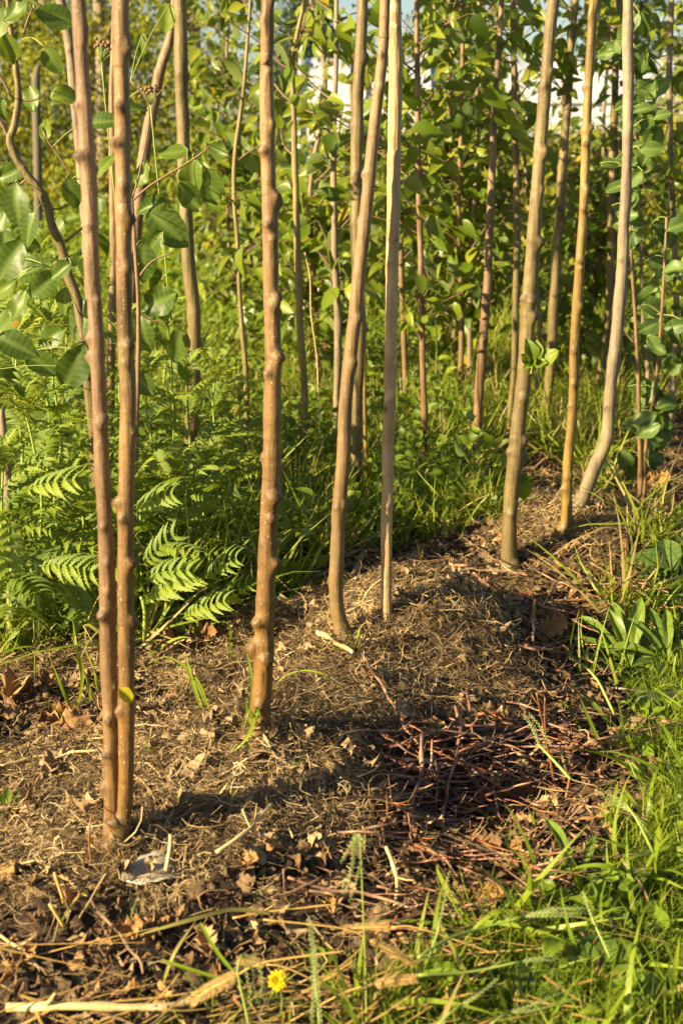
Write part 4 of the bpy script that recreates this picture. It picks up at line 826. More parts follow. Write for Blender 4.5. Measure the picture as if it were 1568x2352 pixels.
DL = [(352, 2022, 150, 75, 'leaf_grey', 'pale grey dry leaf lying flat below the front twin stems', 5), (425, 1795, 95, 45, 'litter_tan', 'pinkish-brown flat leaf between twin stems and the thickest trunk', 4), (470, 1482, 80, 100, 'litter_w', 'rust-brown curled leaf on the dark edge left of the thickest trunk', 1),
      (395, 1500, 70, 30, 'litter_w', 'brown rolled leaf under the grass blades right of the twin stems', 3), (85, 1640, 130, 95, 'litter', 'broad dark brown leaf at the left edge in the litter hollow', 2), (130, 1672, 90, 60, 'litter_w', 'reddish leaf standing in the left litter hollow', 1), (40, 1610, 95, 20, 'litter_w', 'brown leaf curled up at the left edge', 3), (190, 1690, 120, 85, 'litter', 'long brown leaf just left of the twin stems', 0), (218, 1560, 90, 5, 'litter', 'dark upright leaf tucked behind the left twin stem', 2),
      (1212, 1442, 75, 5, 'litter_w', 'amber curled leaf standing sunlit right of the middle mound', 3), (1262, 1462, 75, 70, 'litter_w', 'brown shrivelled leaf beside the amber curled one', 1), (855, 1570, 60, 10, 'litter', 'brown crumpled leaf hanging on the red twig', 3), (925, 1650, 70, 60, 'litter_tan', 'tan crumpled leaf at the top of the twig pile', 0), (945, 1725, 60, 170, 'litter', 'dark curled leaf inside the twig pile', 3), (700, 1700, 50, 90, 'litter_tan', 'pale flat leaf scrap in front of the thickest trunk', 4),
      (170, 2092, 60, 10, 'litter_w', 'small golden rolled leaf below the grey leaf at left', 3), (290, 2170, 85, 60, 'litter_w', 'brown folded leaf near the lower left twig', 1), (265, 2230, 80, 20, 'litter_w', 'curled orange-brown leaf under the lower left twig', 2), (340, 2200, 70, 200, 'litter', 'dark brown leaf right of the lower left twig', 0), (480, 2200, 80, 350, 'litter', 'dark red-brown leaf in the lower middle', 1), (360, 2145, 65, 80, 'litter_w', 'tan leaf below the long yellow blade', 4), (880, 2130, 100, 90, 'litter_tan', 'large tan leaf under the foxtail heads', 2), (905, 2085, 60, 60, 'litter_w', 'orange leaf above the foxtail heads', 0),
      (1120, 1965, 80, 110, 'litter', 'brown leaf under the long lying branch', 1), (1190, 1965, 70, 140, 'litter_w', 'reddish brown leaf below the long lying branch', 4), (1110, 2085, 90, 80, 'litter_w', 'crinkled orange-brown leaf where the crooked twig ends', 1), (1210, 1850, 60, 30, 'litter', 'dark round leaf under the twigs right of the pile', 0), (1150, 1860, 50, 150, 'litter_tan', 'small tan curled leaf in the twig area', 3), (1330, 1640, 80, 70, 'litter', 'dark leaf in the shaded hollow right of the mound', 2), (1395, 1550, 45, 60, 'leaf_grey', 'pale fungus-like leaf scrap in the right hollow', 4),
      (1250, 2180, 80, 60, 'litter_w', 'dark orange leaf behind the lower right seed head', 0), (1415, 1130, 60, 5, 'yellow_leaf', 'yellow-green wilted leaf standing behind the hook-footed sapling', 2), (1465, 1165, 60, 60, 'litter_w', 'sunlit brown leaf behind the far mound', 0), (1510, 1120, 60, 100, 'litter_w', 'orange brown leaf near the right edge of the far litter', 1), (1350, 1980, 50, 40, 'litter_tan', 'tan torn leaf at the edge of the right grass', 3), (60, 2230, 70, 30, 'litter_w', 'orange leaf at the lower left corner', 1), (20, 2020, 60, 100, 'litter_w', 'reddish leaf at the left edge of the mulch', 4), (535, 1030, 60, 150, 'litter', 'dead brown leaf hanging in the weeds left of the thickest trunk', 0), (120, 1790, 70, 30, 'litter_tan', 'light brown curled leaf on the mulch left of the twin stems', 3), (580, 2000, 55, 120, 'litter_w', 'brown leaf at the start of the long lower twig', 1)]
for k, d in enumerate(DL):
    up = (random.uniform(-.4, .2), -.8, .8)
    lab = d[5]
    if 'lying flat' in lab: up = (-.45, -.6, 1)
    if 'hanging in the weeds' in lab: dead_leaf(*d[:4], d[4], lab, d[6], lift=.10, up=up); continue
    dead_leaf(*d[:4], d[4], lab, d[6], up=up, rnd=random.uniform(.3, .8))
random.seed(12); n = 0
while n < 90:                       # medium dead leaves, each an object of its own
    px, py = random.uniform(-60, 1560), random.uniform(1330, 2380); x, y = flat(px, py); m_, l_, g_ = zones(np.array([x]), np.array([y]))
    if not l_[0] and random.random() > .06*m_[0]: continue
    n += 1; s = random.uniform(34, 62)
    dead_leaf(px, py, s, random.uniform(0, 360), (mm := random.choice(['litter', 'litter', 'litter_w', 'litter_tan'])), '%s %s curled leaf %s' % ('small' if s < 45 else 'medium', {'litter': 'dark brown', 'litter_w': 'rusty', 'litter_tan': 'tan'}[mm], where_spot(px, py)), random.randrange(5), up=(random.uniform(-.6, .6), random.uniform(-.9, .1), 1), group='medium curled brown leaves in the litter', rnd=random.uniform(.2, .9), wide=random.uniform(.7, 1.1))

# ------------------------------------------------------------------ twigs
def twig(pts, mat, label, w0, w1=None, lift=.012, group='pruned twigs lying on the ground', seed=0, side=2, name='twig', cat='twig', ends=None, sides=9):
    r = np.random.default_rng(seed); P = []
    for k, q in enumerate(pts):
        g = ground(q[0], q[1]); t = g[1]*CP+(H-g[2])*SP; lf = q[2] if len(q) > 2 else lift
        ww = w0+(w1-w0)*k/(len(pts)-1) if w1 else w0*(1-.35*k/(len(pts)-1)); rad = ww*t/FPX/2
        # lifted along the view so that its picture stays where it is
        d = ray(q[0], q[1]); s_ = lf/abs(d[2]); p = g-d*s_; P.append([p[0], p[1], p[2]+rad*.3, rad])
    C = smooth_path(np.array(P), .006); s = np.arange(len(C))*.006
    C[:, 0] += (vnoise(s*40+seed, s*0)-.5)*.004; C[:, 2] += (vnoise(s*40+seed+9, s*0)-.5)*.004
    nodes = np.zeros(len(C)); 
    for i in range(6, len(C)-3, 9): nodes[max(0, i-1):i+2] = .28
    c = C[0, :3].copy(); mb = MB(); V, F = tube(C[:, :3], C[:, 3]*(1+nodes), sides); mb.add(V, F, rnd=np.repeat(np.clip(.5+(vnoise(s*60, s*0+seed)-.5)*1.1, 0, 1), sides))
    for i in range(side):                                   # short side spurs
        if len(C) < 12: break
        j = r.integers(4, len(C)-4); p = C[j, :3]; tg = norm(C[j+2, :3]-C[j, :3]); d = norm(tg+np.array([r.normal(0, .8), r.normal(0, .5), abs(r.normal(0, .8))])); L = r.uniform(.006, .03)
        V, F = tube(np.array([p, p+d*L*.6, p+d*L+[0, 0, .002]]), [C[j, 3]*.6, C[j, 3]*.45, C[j, 3]*.3], 6); mb.add(V, F, rnd=r.random())
    o = mb.build(name, M[mat], local=c); o.location = [float(v) for v in c]; return tag(o, label, cat, group)
TW = [
 ([(972, 1684, .06), (965, 1770, .04), (941, 1880, .015)], 'twig_red', 'stout pinkish twig standing steeply in the twig pile', 10, 8),
 ([(999, 1740, .035), (1002, 1840, .03)], 'twig_red', 'short upright twig right of the stout one in the pile', 7, 6),
 ([(1050, 1700, .05), (1043, 1756, .04), (1012, 1878, .02)], 'twig_red', 'twig slanting down left across the middle of the pile', 7, 5),
 ([(866, 1814, .015), (905, 1788, .02), (952, 1756, .03)], 'twig_red', 'thick red twig end poking out left of the pile', 12, 10),
 ([(931, 1878, .03), (1000, 1882, .03), (1076, 1884, .025)], 'twig_red', 'short level twig at the front of the pile', 8, 7),
 ([(941, 1893, .02), (1067, 1906, .022), (1150, 1915, .022), (1252, 1933, .02)], 'twig_red', 'long straight branch lying across the front of the pile', 9, 9),
 ([(1252, 1931, .03), (1280, 1900, .04), (1300, 1874, .05)], 'twig_red', 'thin forked tip rising at the right end of the long branch', 5, 3),
 ([(1232, 1967, .03), (1303, 1950, .04)], 'twig_orange', 'small orange-tipped spur below the end of the long branch', 5, 4),
 ([(1240, 1935, .02), (1231, 1977, .025), (1194, 2028, .02), (1129, 2079, .015), (1034, 2099, .012)], 'twig_bark', 'crooked branch curving down left from the end of the long one', 9, 7),
 ([(1034, 1838, .03), (1078, 1834, .03), (1146, 1875, .025), (1238, 1916, .02)], 'twig_red', 'wavy twig crossing right of the pile', 7, 6),
 ([(1054, 1740, .03), (1085, 1790, .02), (1115, 1830, .015), (1146, 1875, .01)], 'twig_bark', 'brown branch running down right from the pile', 10, 9),
 ([(659, 2018, .015), (771, 2045, .02), (873, 2062, .02), (985, 2096, .02), (1066, 2110, .015)], 'twig_red', 'long purple-brown twig lying across the lower middle', 8, 6),
 ([(625, 2062, .01), (723, 2028, .012), (788, 2018, .02)], 'twig_red', 'twig crossing the left end of the long purple-brown one', 7, 5),
 ([(650, 1992, .03), (650, 2050, .01)], 'twig_red', 'short upright spur at the left end of the long purple-brown twig', 4, 4),
 ([(689, 2283, .02), (805, 2276, .025), (873, 2252, .03), (958, 2212, .03)], 'twig_red', 'blurred red twig near the bottom beside the foxtails', 8, 6),
 ([(1088, 1317, .01), (1126, 1351, .02), (1150, 1409, .015)], 'twig_red', 'curved twig below the foot of the tufted trunk', 7, 6),
 ([(1150, 1305, .015), (1214, 1324, .01)], 'twig_red', 'short twig at the foot of the tufted trunk', 5, 4),
 ([(1282, 1349, .01), (1320, 1340, .015), (1362, 1325, .02)], 'twig_bark', 'grey twig in the dark hollow below the far mound', 7, 5),
 ([(1228, 1405, .015), (1306, 1436, .02), (1345, 1424, .02), (1432, 1383, .02)], 'twig_bark', 'grey bent twig in the shaded hollow at right', 6, 5),
 ([(1207, 1485, .02), (1280, 1500, .02), (1347, 1518, .02)], 'twig_orange', 'bright red twig at the right edge of the middle mound', 8, 7),
 ([(1235, 1514, .01), (1300, 1530, .012), (1391, 1552, .012)], 'twig_red', 'dark thick twig just below the bright red one', 9, 8),
 ([(1272, 1558, .012), (1330, 1530, .02), (1391, 1514, .02)], 'twig_red', 'twig rising right across the dark thick one', 6, 5),
 ([(1323, 1623, .012), (1440, 1645, .015), (1567, 1662, .015)], 'twig_red', 'long twig reaching the right grass edge', 8, 7),
 ([(1272, 1592, .012), (1370, 1580, .015), (1459, 1586, .015)], 'twig_red', 'thin level twig in the right hollow', 5, 5),
 ([(1054, 1684, .02), (1136, 1679, .022), (1238, 1698, .022), (1340, 1752, .02)], 'twig_red', 'long arched branch passing behind the pile to the right', 10, 8),
 ([(1048, 1623, .03), (1056, 1667, .035), (1048, 1735, .03), (1034, 1776, .02)], 'twig_red', 'hooked twig bending over the top of the pile', 8, 7),
 ([(1272, 1677, .015), (1357, 1704, .015), (1391, 1732, .015), (1439, 1740, .012)], 'twig_bark', 'rough brown branch beside the right grass', 11, 9),
 ([(836, 1514, .02), (876, 1575, .025), (921, 1657, .03), (961, 1715, .025)], 'twig_red', 'thin red twig slanting down from the mound into the pile', 6, 5),
 ([(890, 1738, .03), (968, 1749, .035), (1066, 1762, .03)], 'twig_red', 'level pinkish twig across the top of the pile', 6, 5),
 ([(961, 1715, .03), (1030, 1740, .04), (1120, 1776, .03)], 'twig_orange', 'orange-brown twig fanning right from the pile', 6, 4),
 ([(990, 1700, .05), (985, 1770, .03), (960, 1850, .02)], 'twig_red', 'red twig leaning beside the stout steep one', 6, 5),
 ([(788, 1281, .015), (832, 1264, .02), (893, 1264, .02)], 'twig_red', 'twig between the two middle saplings at the grass edge', 7, 5),
 ([(700, 1346, .012), (754, 1310, .02)], 'twig_red', 'thick twig left of the tan leaning sapling', 8, 7),
 ([(904, 1327, .01), (968, 1252, .03)], 'twig_bark', 'brown forked stick right of the pale stem at the grass edge', 9, 6),
 ([(800, 1345, .02), (835, 1270, .05)], 'twig_bark', 'thick rolled bark-like stick right of the tan leaning sapling', 14, 9),
 ([(730, 1453, .02), (812, 1500, .012)], 'straw', 'split pale wood splinter at the foot of the tan leaning sapling', 13, 9),
 ([(200, 2058, .015), (265, 2133, .02), (316, 2205, .02), (326, 2239, .015)], 'twig_bark', 'jointed grey twig in the lower left litter', 8, 6),
 ([(187, 2293, .015), (265, 2205, .02)], 'twig_red', 'short red twig in the lower left corner', 6, 5),
 ([(313, 1548, .01), (380, 1500, .02), (439, 1463, .02)], 'twig_bark', 'brown stick rising right from behind the twin stems', 6, 5),
 ([(313, 1630, .01), (370, 1660, .012), (424, 1694, .01)], 'twig_bark', 'tan stick lying right of the twin stems', 7, 6),
 ([(500, 1960, .012), (560, 1915, .016), (628, 1850, .02)], 'straw', 'pale split straw stalk pointing up right in the front mulch', 10, 7),
 ([(378, 2005, .012), (394, 1919, .03)], 'straw', 'pale upright stalk stub behind the grey leaf', 10, 8),
 ([(207, 1985, .01), (211, 1892, .04), (224, 1844, .05)], 'twig_orange', 'thin orange stalk leaning in front of the twin stems', 4, 3),
 ([(119, 2079, .03), (152, 2135, .01)], 'straw_gold', 'broken golden stalk at the lower left', 9, 8),
 ([(129, 2008, .03), (146, 2076, .01)], 'straw_gold', 'shorter golden stalk above the broken one at lower left', 8, 7),
 ([(0, 2150, .012), (50, 2180, .015), (90, 2225, .01)], 'straw', 'pale bent stalk at the left bottom edge', 7, 6),
 ([(890, 1946, .03), (905, 1990, .03), (911, 2045, .02), (903, 2092, .012)], 'straw', 'thick tan bent stalk near the drooping seed head', 9, 8),
 ([(20, 2318, .02), (130, 2316, .02), (238, 2316, .02), (350, 2318, .02), (475, 2298, .02)], 'straw', 'thick pale dry stem lying along the bottom left edge', 21, 15),
 ([(533, 2110, .015), (650, 2092, .015), (773, 2080, .02)], 'straw_gold', 'long yellow grass stalk lying in the lower middle', 5, 4),
 ([(0, 1730, .02), (120, 1708, .02), (240, 1696, .015)], 'straw_gold', 'long yellow stalk left of the twin stems', 6, 4),
 ([(0, 1762, .015), (100, 1738, .015), (225, 1725, .015)], 'straw', 'pale bundle stalk below the yellow one at left', 7, 5),
 ([(1279, 1830, .0), (1268, 1786, .03), (1250, 1690, .10), (1230, 1590, .16)], 'twig_orange', 'upright red twig standing alone right of the pile', 7, 4),
 ([(1250, 1690, .10), (1247, 1645, .12), (1250, 1605, .14)], 'twig_orange', 'small side shoot of the upright red twig', 4, 3),
 ([(1285, 1900, .02), (1330, 1860, .04), (1340, 1850, .05)], 'twig_red', 'thin twig with a reddish tip in the right litter', 5, 3),
 ([(1140, 1820, .02), (1170, 1870, .02), (1190, 1910, .015)], 'twig_red', 'short dark twig above the long lying branch', 5, 4),
 ([(940, 2300, .02), (1060, 2240, .02), (1130, 2180, .02)], 'straw_gold', 'golden stalk rising right at the bottom middle', 6, 4),
 ([(1180, 2030, .02), (1230, 2060, .02), (1290, 2100, .015)], 'twig_red', 'red-brown twig under the lower right seed head', 7, 6),
 ([(1330, 2140, .02), (1370, 2200, .02), (1360, 2250, .015)], 'twig_red', 'dark twig in the lower right grass', 7, 6),
 ([(1410, 1950, .02), (1460, 2020, .02), (1490, 2070, .02)], 'twig_red', 'purple twig hidden in the right grass', 6, 5),
]
for k, (p, m_, lab, a, b) in enumerate(TW): twig(p, m_, lab, a, b, seed=k)
random.seed(77); n = 0
while n < 240:                       # smaller prunings, each an object of its own
    if n < 65: px, py = random.gauss(1030, 95), random.gauss(1810, 85)
    elif n < 150: px, py = random.uniform(1080, 1480), random.uniform(1270, 1800)
    else: px, py = random.uniform(760, 1440), random.uniform(1650, 2180)
    x, y = flat(px, py); m_, l_, g_ = zones(np.array([x]), np.array([y]))
    if not l_[0]: continue
    n += 1; a = random.uniform(-.6, .9) if random.random() < .7 else random.uniform(-1.7, 1.7); L = random.uniform(60, 300)*(1 if n > 45 else .8)
    dx, dy = math.cos(a)*L/2, math.sin(a)*L/2*.55; sag = random.uniform(-12, 12)
    twig([(px-dx, py-dy, random.uniform(.002, .03)), (px-dx*.4, py-dy*.4+sag, random.uniform(.008, .04)), (px+dx*.3, py+dy*.3+sag*.5, random.uniform(.008, .045)), (px+dx, py+dy, random.uniform(.002, .05))], (mm := random.choice(['twig_red']*4+['twig_bark', 'twig_orange'])), '%s %s twig %s, %s' % ('short' if L < 90 else 'long' if L > 150 else 'mid-length', {'twig_red': 'red-brown', 'twig_bark': 'grey-brown', 'twig_orange': 'orange-red'}[mm], 'lying level' if abs(a) < .25 else 'pointing up right' if a < 0 else 'pointing down right', where_spot(px, py)), random.uniform(3, 8), 2.2, seed=500+n, group='slender prunings in the tangle')

# ------------------------------------------------------------------ near plants
def ribbon(mb, pts, w0, r, y=None, rnd=.5, twist=0.3, mi=0, up=(0, -.6, 1)):
    """a broad grass blade along world points"""
    C = smooth_path(np.array(pts), .012); n = len(C); t = np.linspace(0, 1, n); T = norm(np.gradient(C, axis=0)); S_ = norm(np.cross(T, np.array(up))); N_ = np.cross(S_, T)
    w_ = w0*np.minimum(1, (1-t)*3)**.8*np.minimum(1, .5+t*3)+.0002; V = np.stack([C-S_*w_[:, None]+N_*w_[:, None]*.35, C, C+S_*w_[:, None]+N_*w_[:, None]*.35], 1).reshape(-1, 3)
    F = []
    for i in range(n-1): b = 3*i; F += [[b, b+1, b+4, b+3], [b+1, b+2, b+5, b+4]]
    mb.add(V, F, mi, rnd=rnd, vein=np.tile([0, .8, 0], n))
def blade_px(mb, pts, w, rnd=.5, up=(0, -.6, 1)):   # pts: (px,py,height above ground)
    P = []
    for q in pts:
        g = ground(q[0], q[1]); d = ray(q[0], q[1]); P.append(g-d*(q[2]/abs(d[2])))
    t = P[0][1]; ribbon(mb, P, w*t/FPX/2, None, rnd=rnd, up=up)
def clump(name, label, px, py, blades, mat, cat='plant', group=None, part='blade'):
    g = ground(px, py); e = empty(name, g, label, cat, group)
    for b in blades:
        mb = MB(); blade_px(mb, b[0], b[1], b[2] if len(b) > 2 else random.uniform(.3, .8)); mb.build(part, M[mat], e, local=g)
    return e
clump('grass_tuft', 'green grass tuft growing at the foot of the thickest trunk on its left', 585, 1690, [([(590, 1690, 0), (575, 1640, .03), (578, 1560, .09), (560, 1470, .14)], 7), ([(588, 1690, 0), (570, 1660, .03), (565, 1600, .07)], 6), ([(580, 1688, 0), (590, 1640, .04), (565, 1700, .02), (530, 1730, .01)], 8), ([(590, 1685, 0), (596, 1625, .05), (580, 1650, .05)], 11, .3), ([(592, 1688, 0), (572, 1630, .06), (560, 1680, .03)], 8), ([(600, 1690, 0), (590, 1630, .05), (570, 1720, .0)], 8)], 'grass', 'grass')
clump('grass_tuft', 'arching grass blade right of the thickest trunk', 625, 1590, [([(622, 1590, 0), (660, 1550, .04), (730, 1545, .05), (815, 1602, .01)], 5)], 'grass', 'grass')
clump('grass_tuft', 'small grass tuft at the foot of the tan leaning sapling', 810, 1490, [([(812, 1495, 0), (800, 1460, .02), (780, 1430, .04)], 6), ([(812, 1495, 0), (822, 1460, .03), (825, 1440, .04)], 6), ([(820, 1510, 0), (826, 1470, .04), (822, 1450, .05)], 3), ([(780, 1490, 0), (755, 1490, .01), (740, 1510, 0)], 6), ([(780, 1490, 0), (760, 1475, .02), (735, 1480, .01)], 5)], 'grass', 'grass')
clump('grass_tuft', 'long arching grass blades right of the twin stems', 330, 1560, [([(312, 1545, 0), (380, 1510, .05), (450, 1560, .06), (490, 1660, .0)], 6), ([(320, 1520, 0), (400, 1470, .04), (440, 1465, .05)], 8), ([(480, 1640, 0), (460, 1590, .05), (430, 1520, .09)], 5), ([(470, 1650, .0), (440, 1560, .06), (425, 1500, .10)], 9), ([(440, 1450, 0), (520, 1430, .03), (528, 1500, .02), (526, 1560, .0)], 5)], 'grass', 'grass')
clump('grass_tuft', 'tall drooping grass blades left of the twin stems', 180, 1560, [([(175, 1640, 0), (190, 1560, .1), (175, 1480, .16), (167, 1420, .2)], 9), ([(180, 1650, 0), (150, 1600, .08), (110, 1500, .16), (100, 1480, .17)], 9), ([(210, 1620, 0), (200, 1560, .06), (165, 1500, .12)], 7), ([(145, 1660, .0), (140, 1640, .05), (95, 1600, .08)], 6), ([(230, 1600, 0), (215, 1540, .06), (190, 1480, .1)], 7)], 'grass', 'grass')
# crabgrass seed heads
def seedhead(label, stem, fingers, w=6, fw=7, y=None):
    g = ground(stem[0][0], min(stem[0][1], 2350)); e = empty('seed_grass', g, label, 'grass', 'grasses in seed at the front')
    def W(q):
        return at(q[0], q[1], q[2])[0]
    mb = MB(); C = smooth_path(np.array([W(q) for q in stem]), .01); sc = stem[0][2]/FPX/2; V, F = tube(C, w*sc*np.linspace(1, .7, len(C)), 8); mb.add(V, F); mb.build('stalk', M['stem_green'], e, local=g)
    for f in fingers:
        mb = MB(); C = smooth_path(np.array([W(q) for q in f]), .0022); n = len(C); s = np.arange(n); t = s/n
        V, F = tube(C, fw*sc*.22*(1-.5*t), 6); mb.add(V, F, rnd=.3)
        T = norm(np.gradient(C, axis=0)); m = n
        sd_ = norm(np.cross(T, np.array([0, -1, .3]))); side = np.where(s % 2 == 0, 1, -1)[:, None]
        put(mb, LANCE[0][0], C+sd_*side*fw*sc*.25, T*1.0+sd_*side*.38, np.tile([0, -1, .4], (n, 1)), np.stack([np.full(n, .0075), np.full(n, .0040), np.full(n, .0040)], 1)*(1-.4*t)[:, None], rng.random(n))
        mb.build('seed_spike', M['seed'], e, local=g)
seedhead('tall slender stalk with drooping thin seed fingers at the bottom centre', [(842, 2360, 1.22), (838, 2200, 1.23), (832, 2050, 1.24), (828, 1960, 1.25), (819, 1912, 1.25)], [[(819, 1912, 1.25), (800, 1950, 1.25), (783, 1980, 1.25)], [(819, 1912, 1.25), (812, 1930, 1.24), (806, 1990, 1.24), (783, 2048, 1.24)], [(819, 1912, 1.25), (828, 1935, 1.24), (826, 1990, 1.24), (804, 2066, 1.24)], [(819, 1912, 1.25), (815, 1940, 1.25), (808, 2000, 1.25), (793, 2050, 1.25)], [(826, 1930, 1.25), (836, 1922, 1.25), (834, 1945, 1.25)]], 5, 6)
seedhead('thick pale bundled seed spikes standing at the bottom middle', [(735, 2370, 1.16), (728, 2300, 1.17), (722, 2240, 1.18)], [[(722, 2240, 1.18), (716, 2180, 1.18), (708, 2110, 1.19)], [(724, 2245, 1.17), (722, 2190, 1.18), (716, 2120, 1.18)], [(735, 2350, 1.16), (728, 2260, 1.17), (722, 2180, 1.17)], [(715, 2350, 1.16), (720, 2270, 1.17), (714, 2190, 1.17)]], 9, 11)
seedhead('drooping seed fingers left of the yellow flower', [(575, 2370, 1.17), (560, 2300, 1.18), (545, 2230, 1.19), (556, 2192, 1.2)], [[(556, 2192, 1.2), (575, 2210, 1.2), (590, 2300, 1.19)], [(556, 2192, 1.2), (585, 2205, 1.2), (602, 2250, 1.19), (595, 2310, 1.19)], [(556, 2192, 1.2), (566, 2230, 1.2), (576, 2310, 1.19)]], 7, 8)
seedhead('arching green stalk with a bunched seed head pointing right, lower right', [(960, 2200, 1.2), (1034, 2154, 1.24), (1120, 2128, 1.27), (1204, 2104, 1.28)], [[(1204, 2104, 1.28), (1260, 2090, 1.28), (1344, 2086, 1.28)], [(1204, 2104, 1.28), (1260, 2096, 1.27), (1330, 2100, 1.27)], [(1204, 2104, 1.28), (1270, 2086, 1.29), (1335, 2092, 1.29)], [(1210, 2104, 1.28), (1270, 2104, 1.27), (1345, 2108, 1.27)]], 9, 8)
seedhead('shorter seed stalk below the arching one, lower right', [(960, 2240, 1.18), (1080, 2232, 1.2), (1197, 2208, 1.21)], [[(1197, 2208, 1.21), (1240, 2200, 1.21), (1274, 2194, 1.21)], [(1197, 2208, 1.21), (1235, 2206, 1.21), (1268, 2206, 1.21)]], 8, 8)
seedhead('pale seed stalk rising to the right at the bottom edge', [(1120, 2360, 1.12), (1150, 2335, 1.13), (1170, 2326, 1.14)], [[(1170, 2326, 1.14), (1230, 2305, 1.14), (1304, 2274, 1.15)], [(1170, 2326, 1.14), (1240, 2318, 1.14), (1330, 2290, 1.15)]], 8, 9)
seedhead('seed stalk pointing up right in the lower centre-right corner', [(1000, 2360, 1.12), (1034, 2327, 1.13), (1060, 2308, 1.14)], [[(1060, 2308, 1.14), (1105, 2280, 1.15), (1143, 2246, 1.15)], [(1058, 2310, 1.14), (1100, 2284, 1.14), (1138, 2252, 1.15)]], 8, 10)
seedhead('green grass stalk with a short spike in the shade right of the pile', [(1410, 1640, 1.8), (1370, 1560, 1.83), (1340, 1530, 1.85)], [[(1340, 1530, 1.85), (1325, 1520, 1.85), (1308, 1512, 1.85)]], 8, 9)
seedhead('dark green grass stalk with a bunched spike reaching left over the twigs', [(1310, 1790, 1.62), (1260, 1735, 1.65), (1235, 1710, 1.66)], [[(1240, 1716, 1.66), (1215, 1660, 1.68), (1200, 1640, 1.68)], [(1240, 1716, 1.66), (1225, 1668, 1.68), (1206, 1652, 1.68)], [(1262, 1712, 1.66), (1240, 1670, 1.67), (1215, 1640, 1.68)]], 9, 9)
seedhead('upright seed spike in the grass at the lower centre right', [(985, 2200, 1.25), (1005, 2140, 1.27), (1018, 2080, 1.28)], [[(1003, 2140, 1.27), (1020, 2070, 1.28), (1030, 2005, 1.29)]], 7, 8)
seedhead('tall seed spike in the right grass near the right edge', [(1400, 2200, 1.3), (1355, 2100, 1.34), (1340, 2050, 1.35)], [[(1340, 2050, 1.35), (1360, 2110, 1.34), (1400, 2190, 1.32)], [(1338, 2045, 1.35), (1350, 2085, 1.34), (1385, 2160, 1.33)]], 6, 8)
seedhead('grass spike with fine branches over the right grass', [(1500, 1960, 1.4), (1460, 1880, 1.42), (1430, 1840, 1.44)], [[(1450, 1865, 1.43), (1400, 1825, 1.44), (1380, 1824, 1.44)], [(1450, 1865, 1.43), (1420, 1850, 1.44), (1385, 1832, 1.44)], [(1455, 1870, 1.43), (1480, 1900, 1.42), (1500, 1930, 1.42)]], 7, 8)
# foxtails
def foxtail(label, a, b, wpx, y):
    A_, _ = at(*a, y); B_, t = at(*b, y); g = ground(a[0], min(a[1], 2350)); e = empty('foxtail', g, label, 'grass', 'dry foxtail seed heads'); ax = B_-A_; L = np.linalg.norm(ax); axn = ax/L; R0 = wpx*t/FPX/2
    mb = MB(); V, F = tube(smooth_path(np.array([A_-axn*.12+[0, 0, -.03], A_-axn*.03, A_]), .01), .0009, 6); mb.add(V, F); mb.build('stalk', M['straw_gold'], e, local=g)
    n = 1100; r = np.random.default_rng(int(a[0])); tt = r.random(n); prof = np.sin(np.pi*(.1+.85*tt))**.5; th = r.uniform(0, 6.3, n); s1 = norm(np.cross(axn, [0, 0, 1.])); s2 = np.cross(axn, s1)
    out = s1[None]*np.cos(th)[:, None]+s2[None]*np.sin(th)[:, None]; sag = np.array([0, 0, -.1])*L; pos = A_+ax*tt[:, None]+sag*(tt**2)[:, None]+out*(R0*.35*prof)[:, None]
    mb = MB(); C = A_+ax*np.linspace(0, 1, 14)[:, None]+sag*(np.linspace(0, 1, 14)**2)[:, None]; V, F = tube(C, R0*.42*np.sin(np.pi*np.linspace(.08, .97, 14))**.5, 10); mb.add(V, F, rnd=.3)
    put(mb, blade_tpl(1, .028, .1), pos, np.cross(out, axn)+.001, out+axn*.7, np.full(n, R0*1.0), r.random(n)); mb.build('seed_head', M['foxtail'], e, local=g)
foxtail('fuzzy golden foxtail head lying level right of the tall seed stalk', (897, 2130), (790, 2126), 22, 1.32)
foxtail('fuzzy golden foxtail head slanting down right', (849, 2160), (950, 2205), 20, 1.28)
foxtail('pale foxtail head low by the red twig', (862, 2262), (955, 2240), 24, 1.22)
foxtail('big blurred foxtail head left of the yellow flower', (545, 2240), (440, 2290), 32, 1.2)
foxtail('dim foxtail head above the drooping seed fingers', (610, 2215), (545, 2200), 22, 1.26)
# yellow flower
p, t = at(638, 2252, 1.19); g = ground(640, 2340); e = empty('yellow_flower', g, 'small bright yellow daisy-like flower at the bottom', 'flower'); mb = MB(); n = 34; r = np.random.default_rng(2)
a = np.arange(n)*2.4; rad = np.sqrt((np.arange(n)+.5)/n); nn = norm(np.array([.1, -.8, .6])); s1 = norm(np.cross(nn, [0, 0, 1.])); s2 = np.cross(nn, s1)
out = s1[None]*np.cos(a)[:, None]+s2[None]*np.sin(a)[:, None]; put(mb, LANCE[0][0], p+nn*.001*0+out*.0006, out*rad[:, None]+nn[None]*(1-rad)[:, None]*.9+r.normal(0, .05, (n, 3)), np.tile(nn, (n, 1)), np.stack([np.full(n, .018), .004+.0065*rad, np.full(n, .006)], 1), r.random(n)); mb.build('petals', M['petal_y'], e, local=g)
mb = MB(); V, F = tube(smooth_path(np.array([g-[0, 0, .01], (g+p)/2+[.004, 0, 0], p-nn*.004]), .01), .0011, 7); mb.add(V, F); mb.build('stem', M['stem_green'], e, local=g); mb = MB(); V, F = tube(np.array([p-nn*.008, p-nn*.004, p-nn*.0005]), [.001, .003, .0025], 8); mb.add(V, F); mb.build('sepals', M['stem_green'], e, local=g)
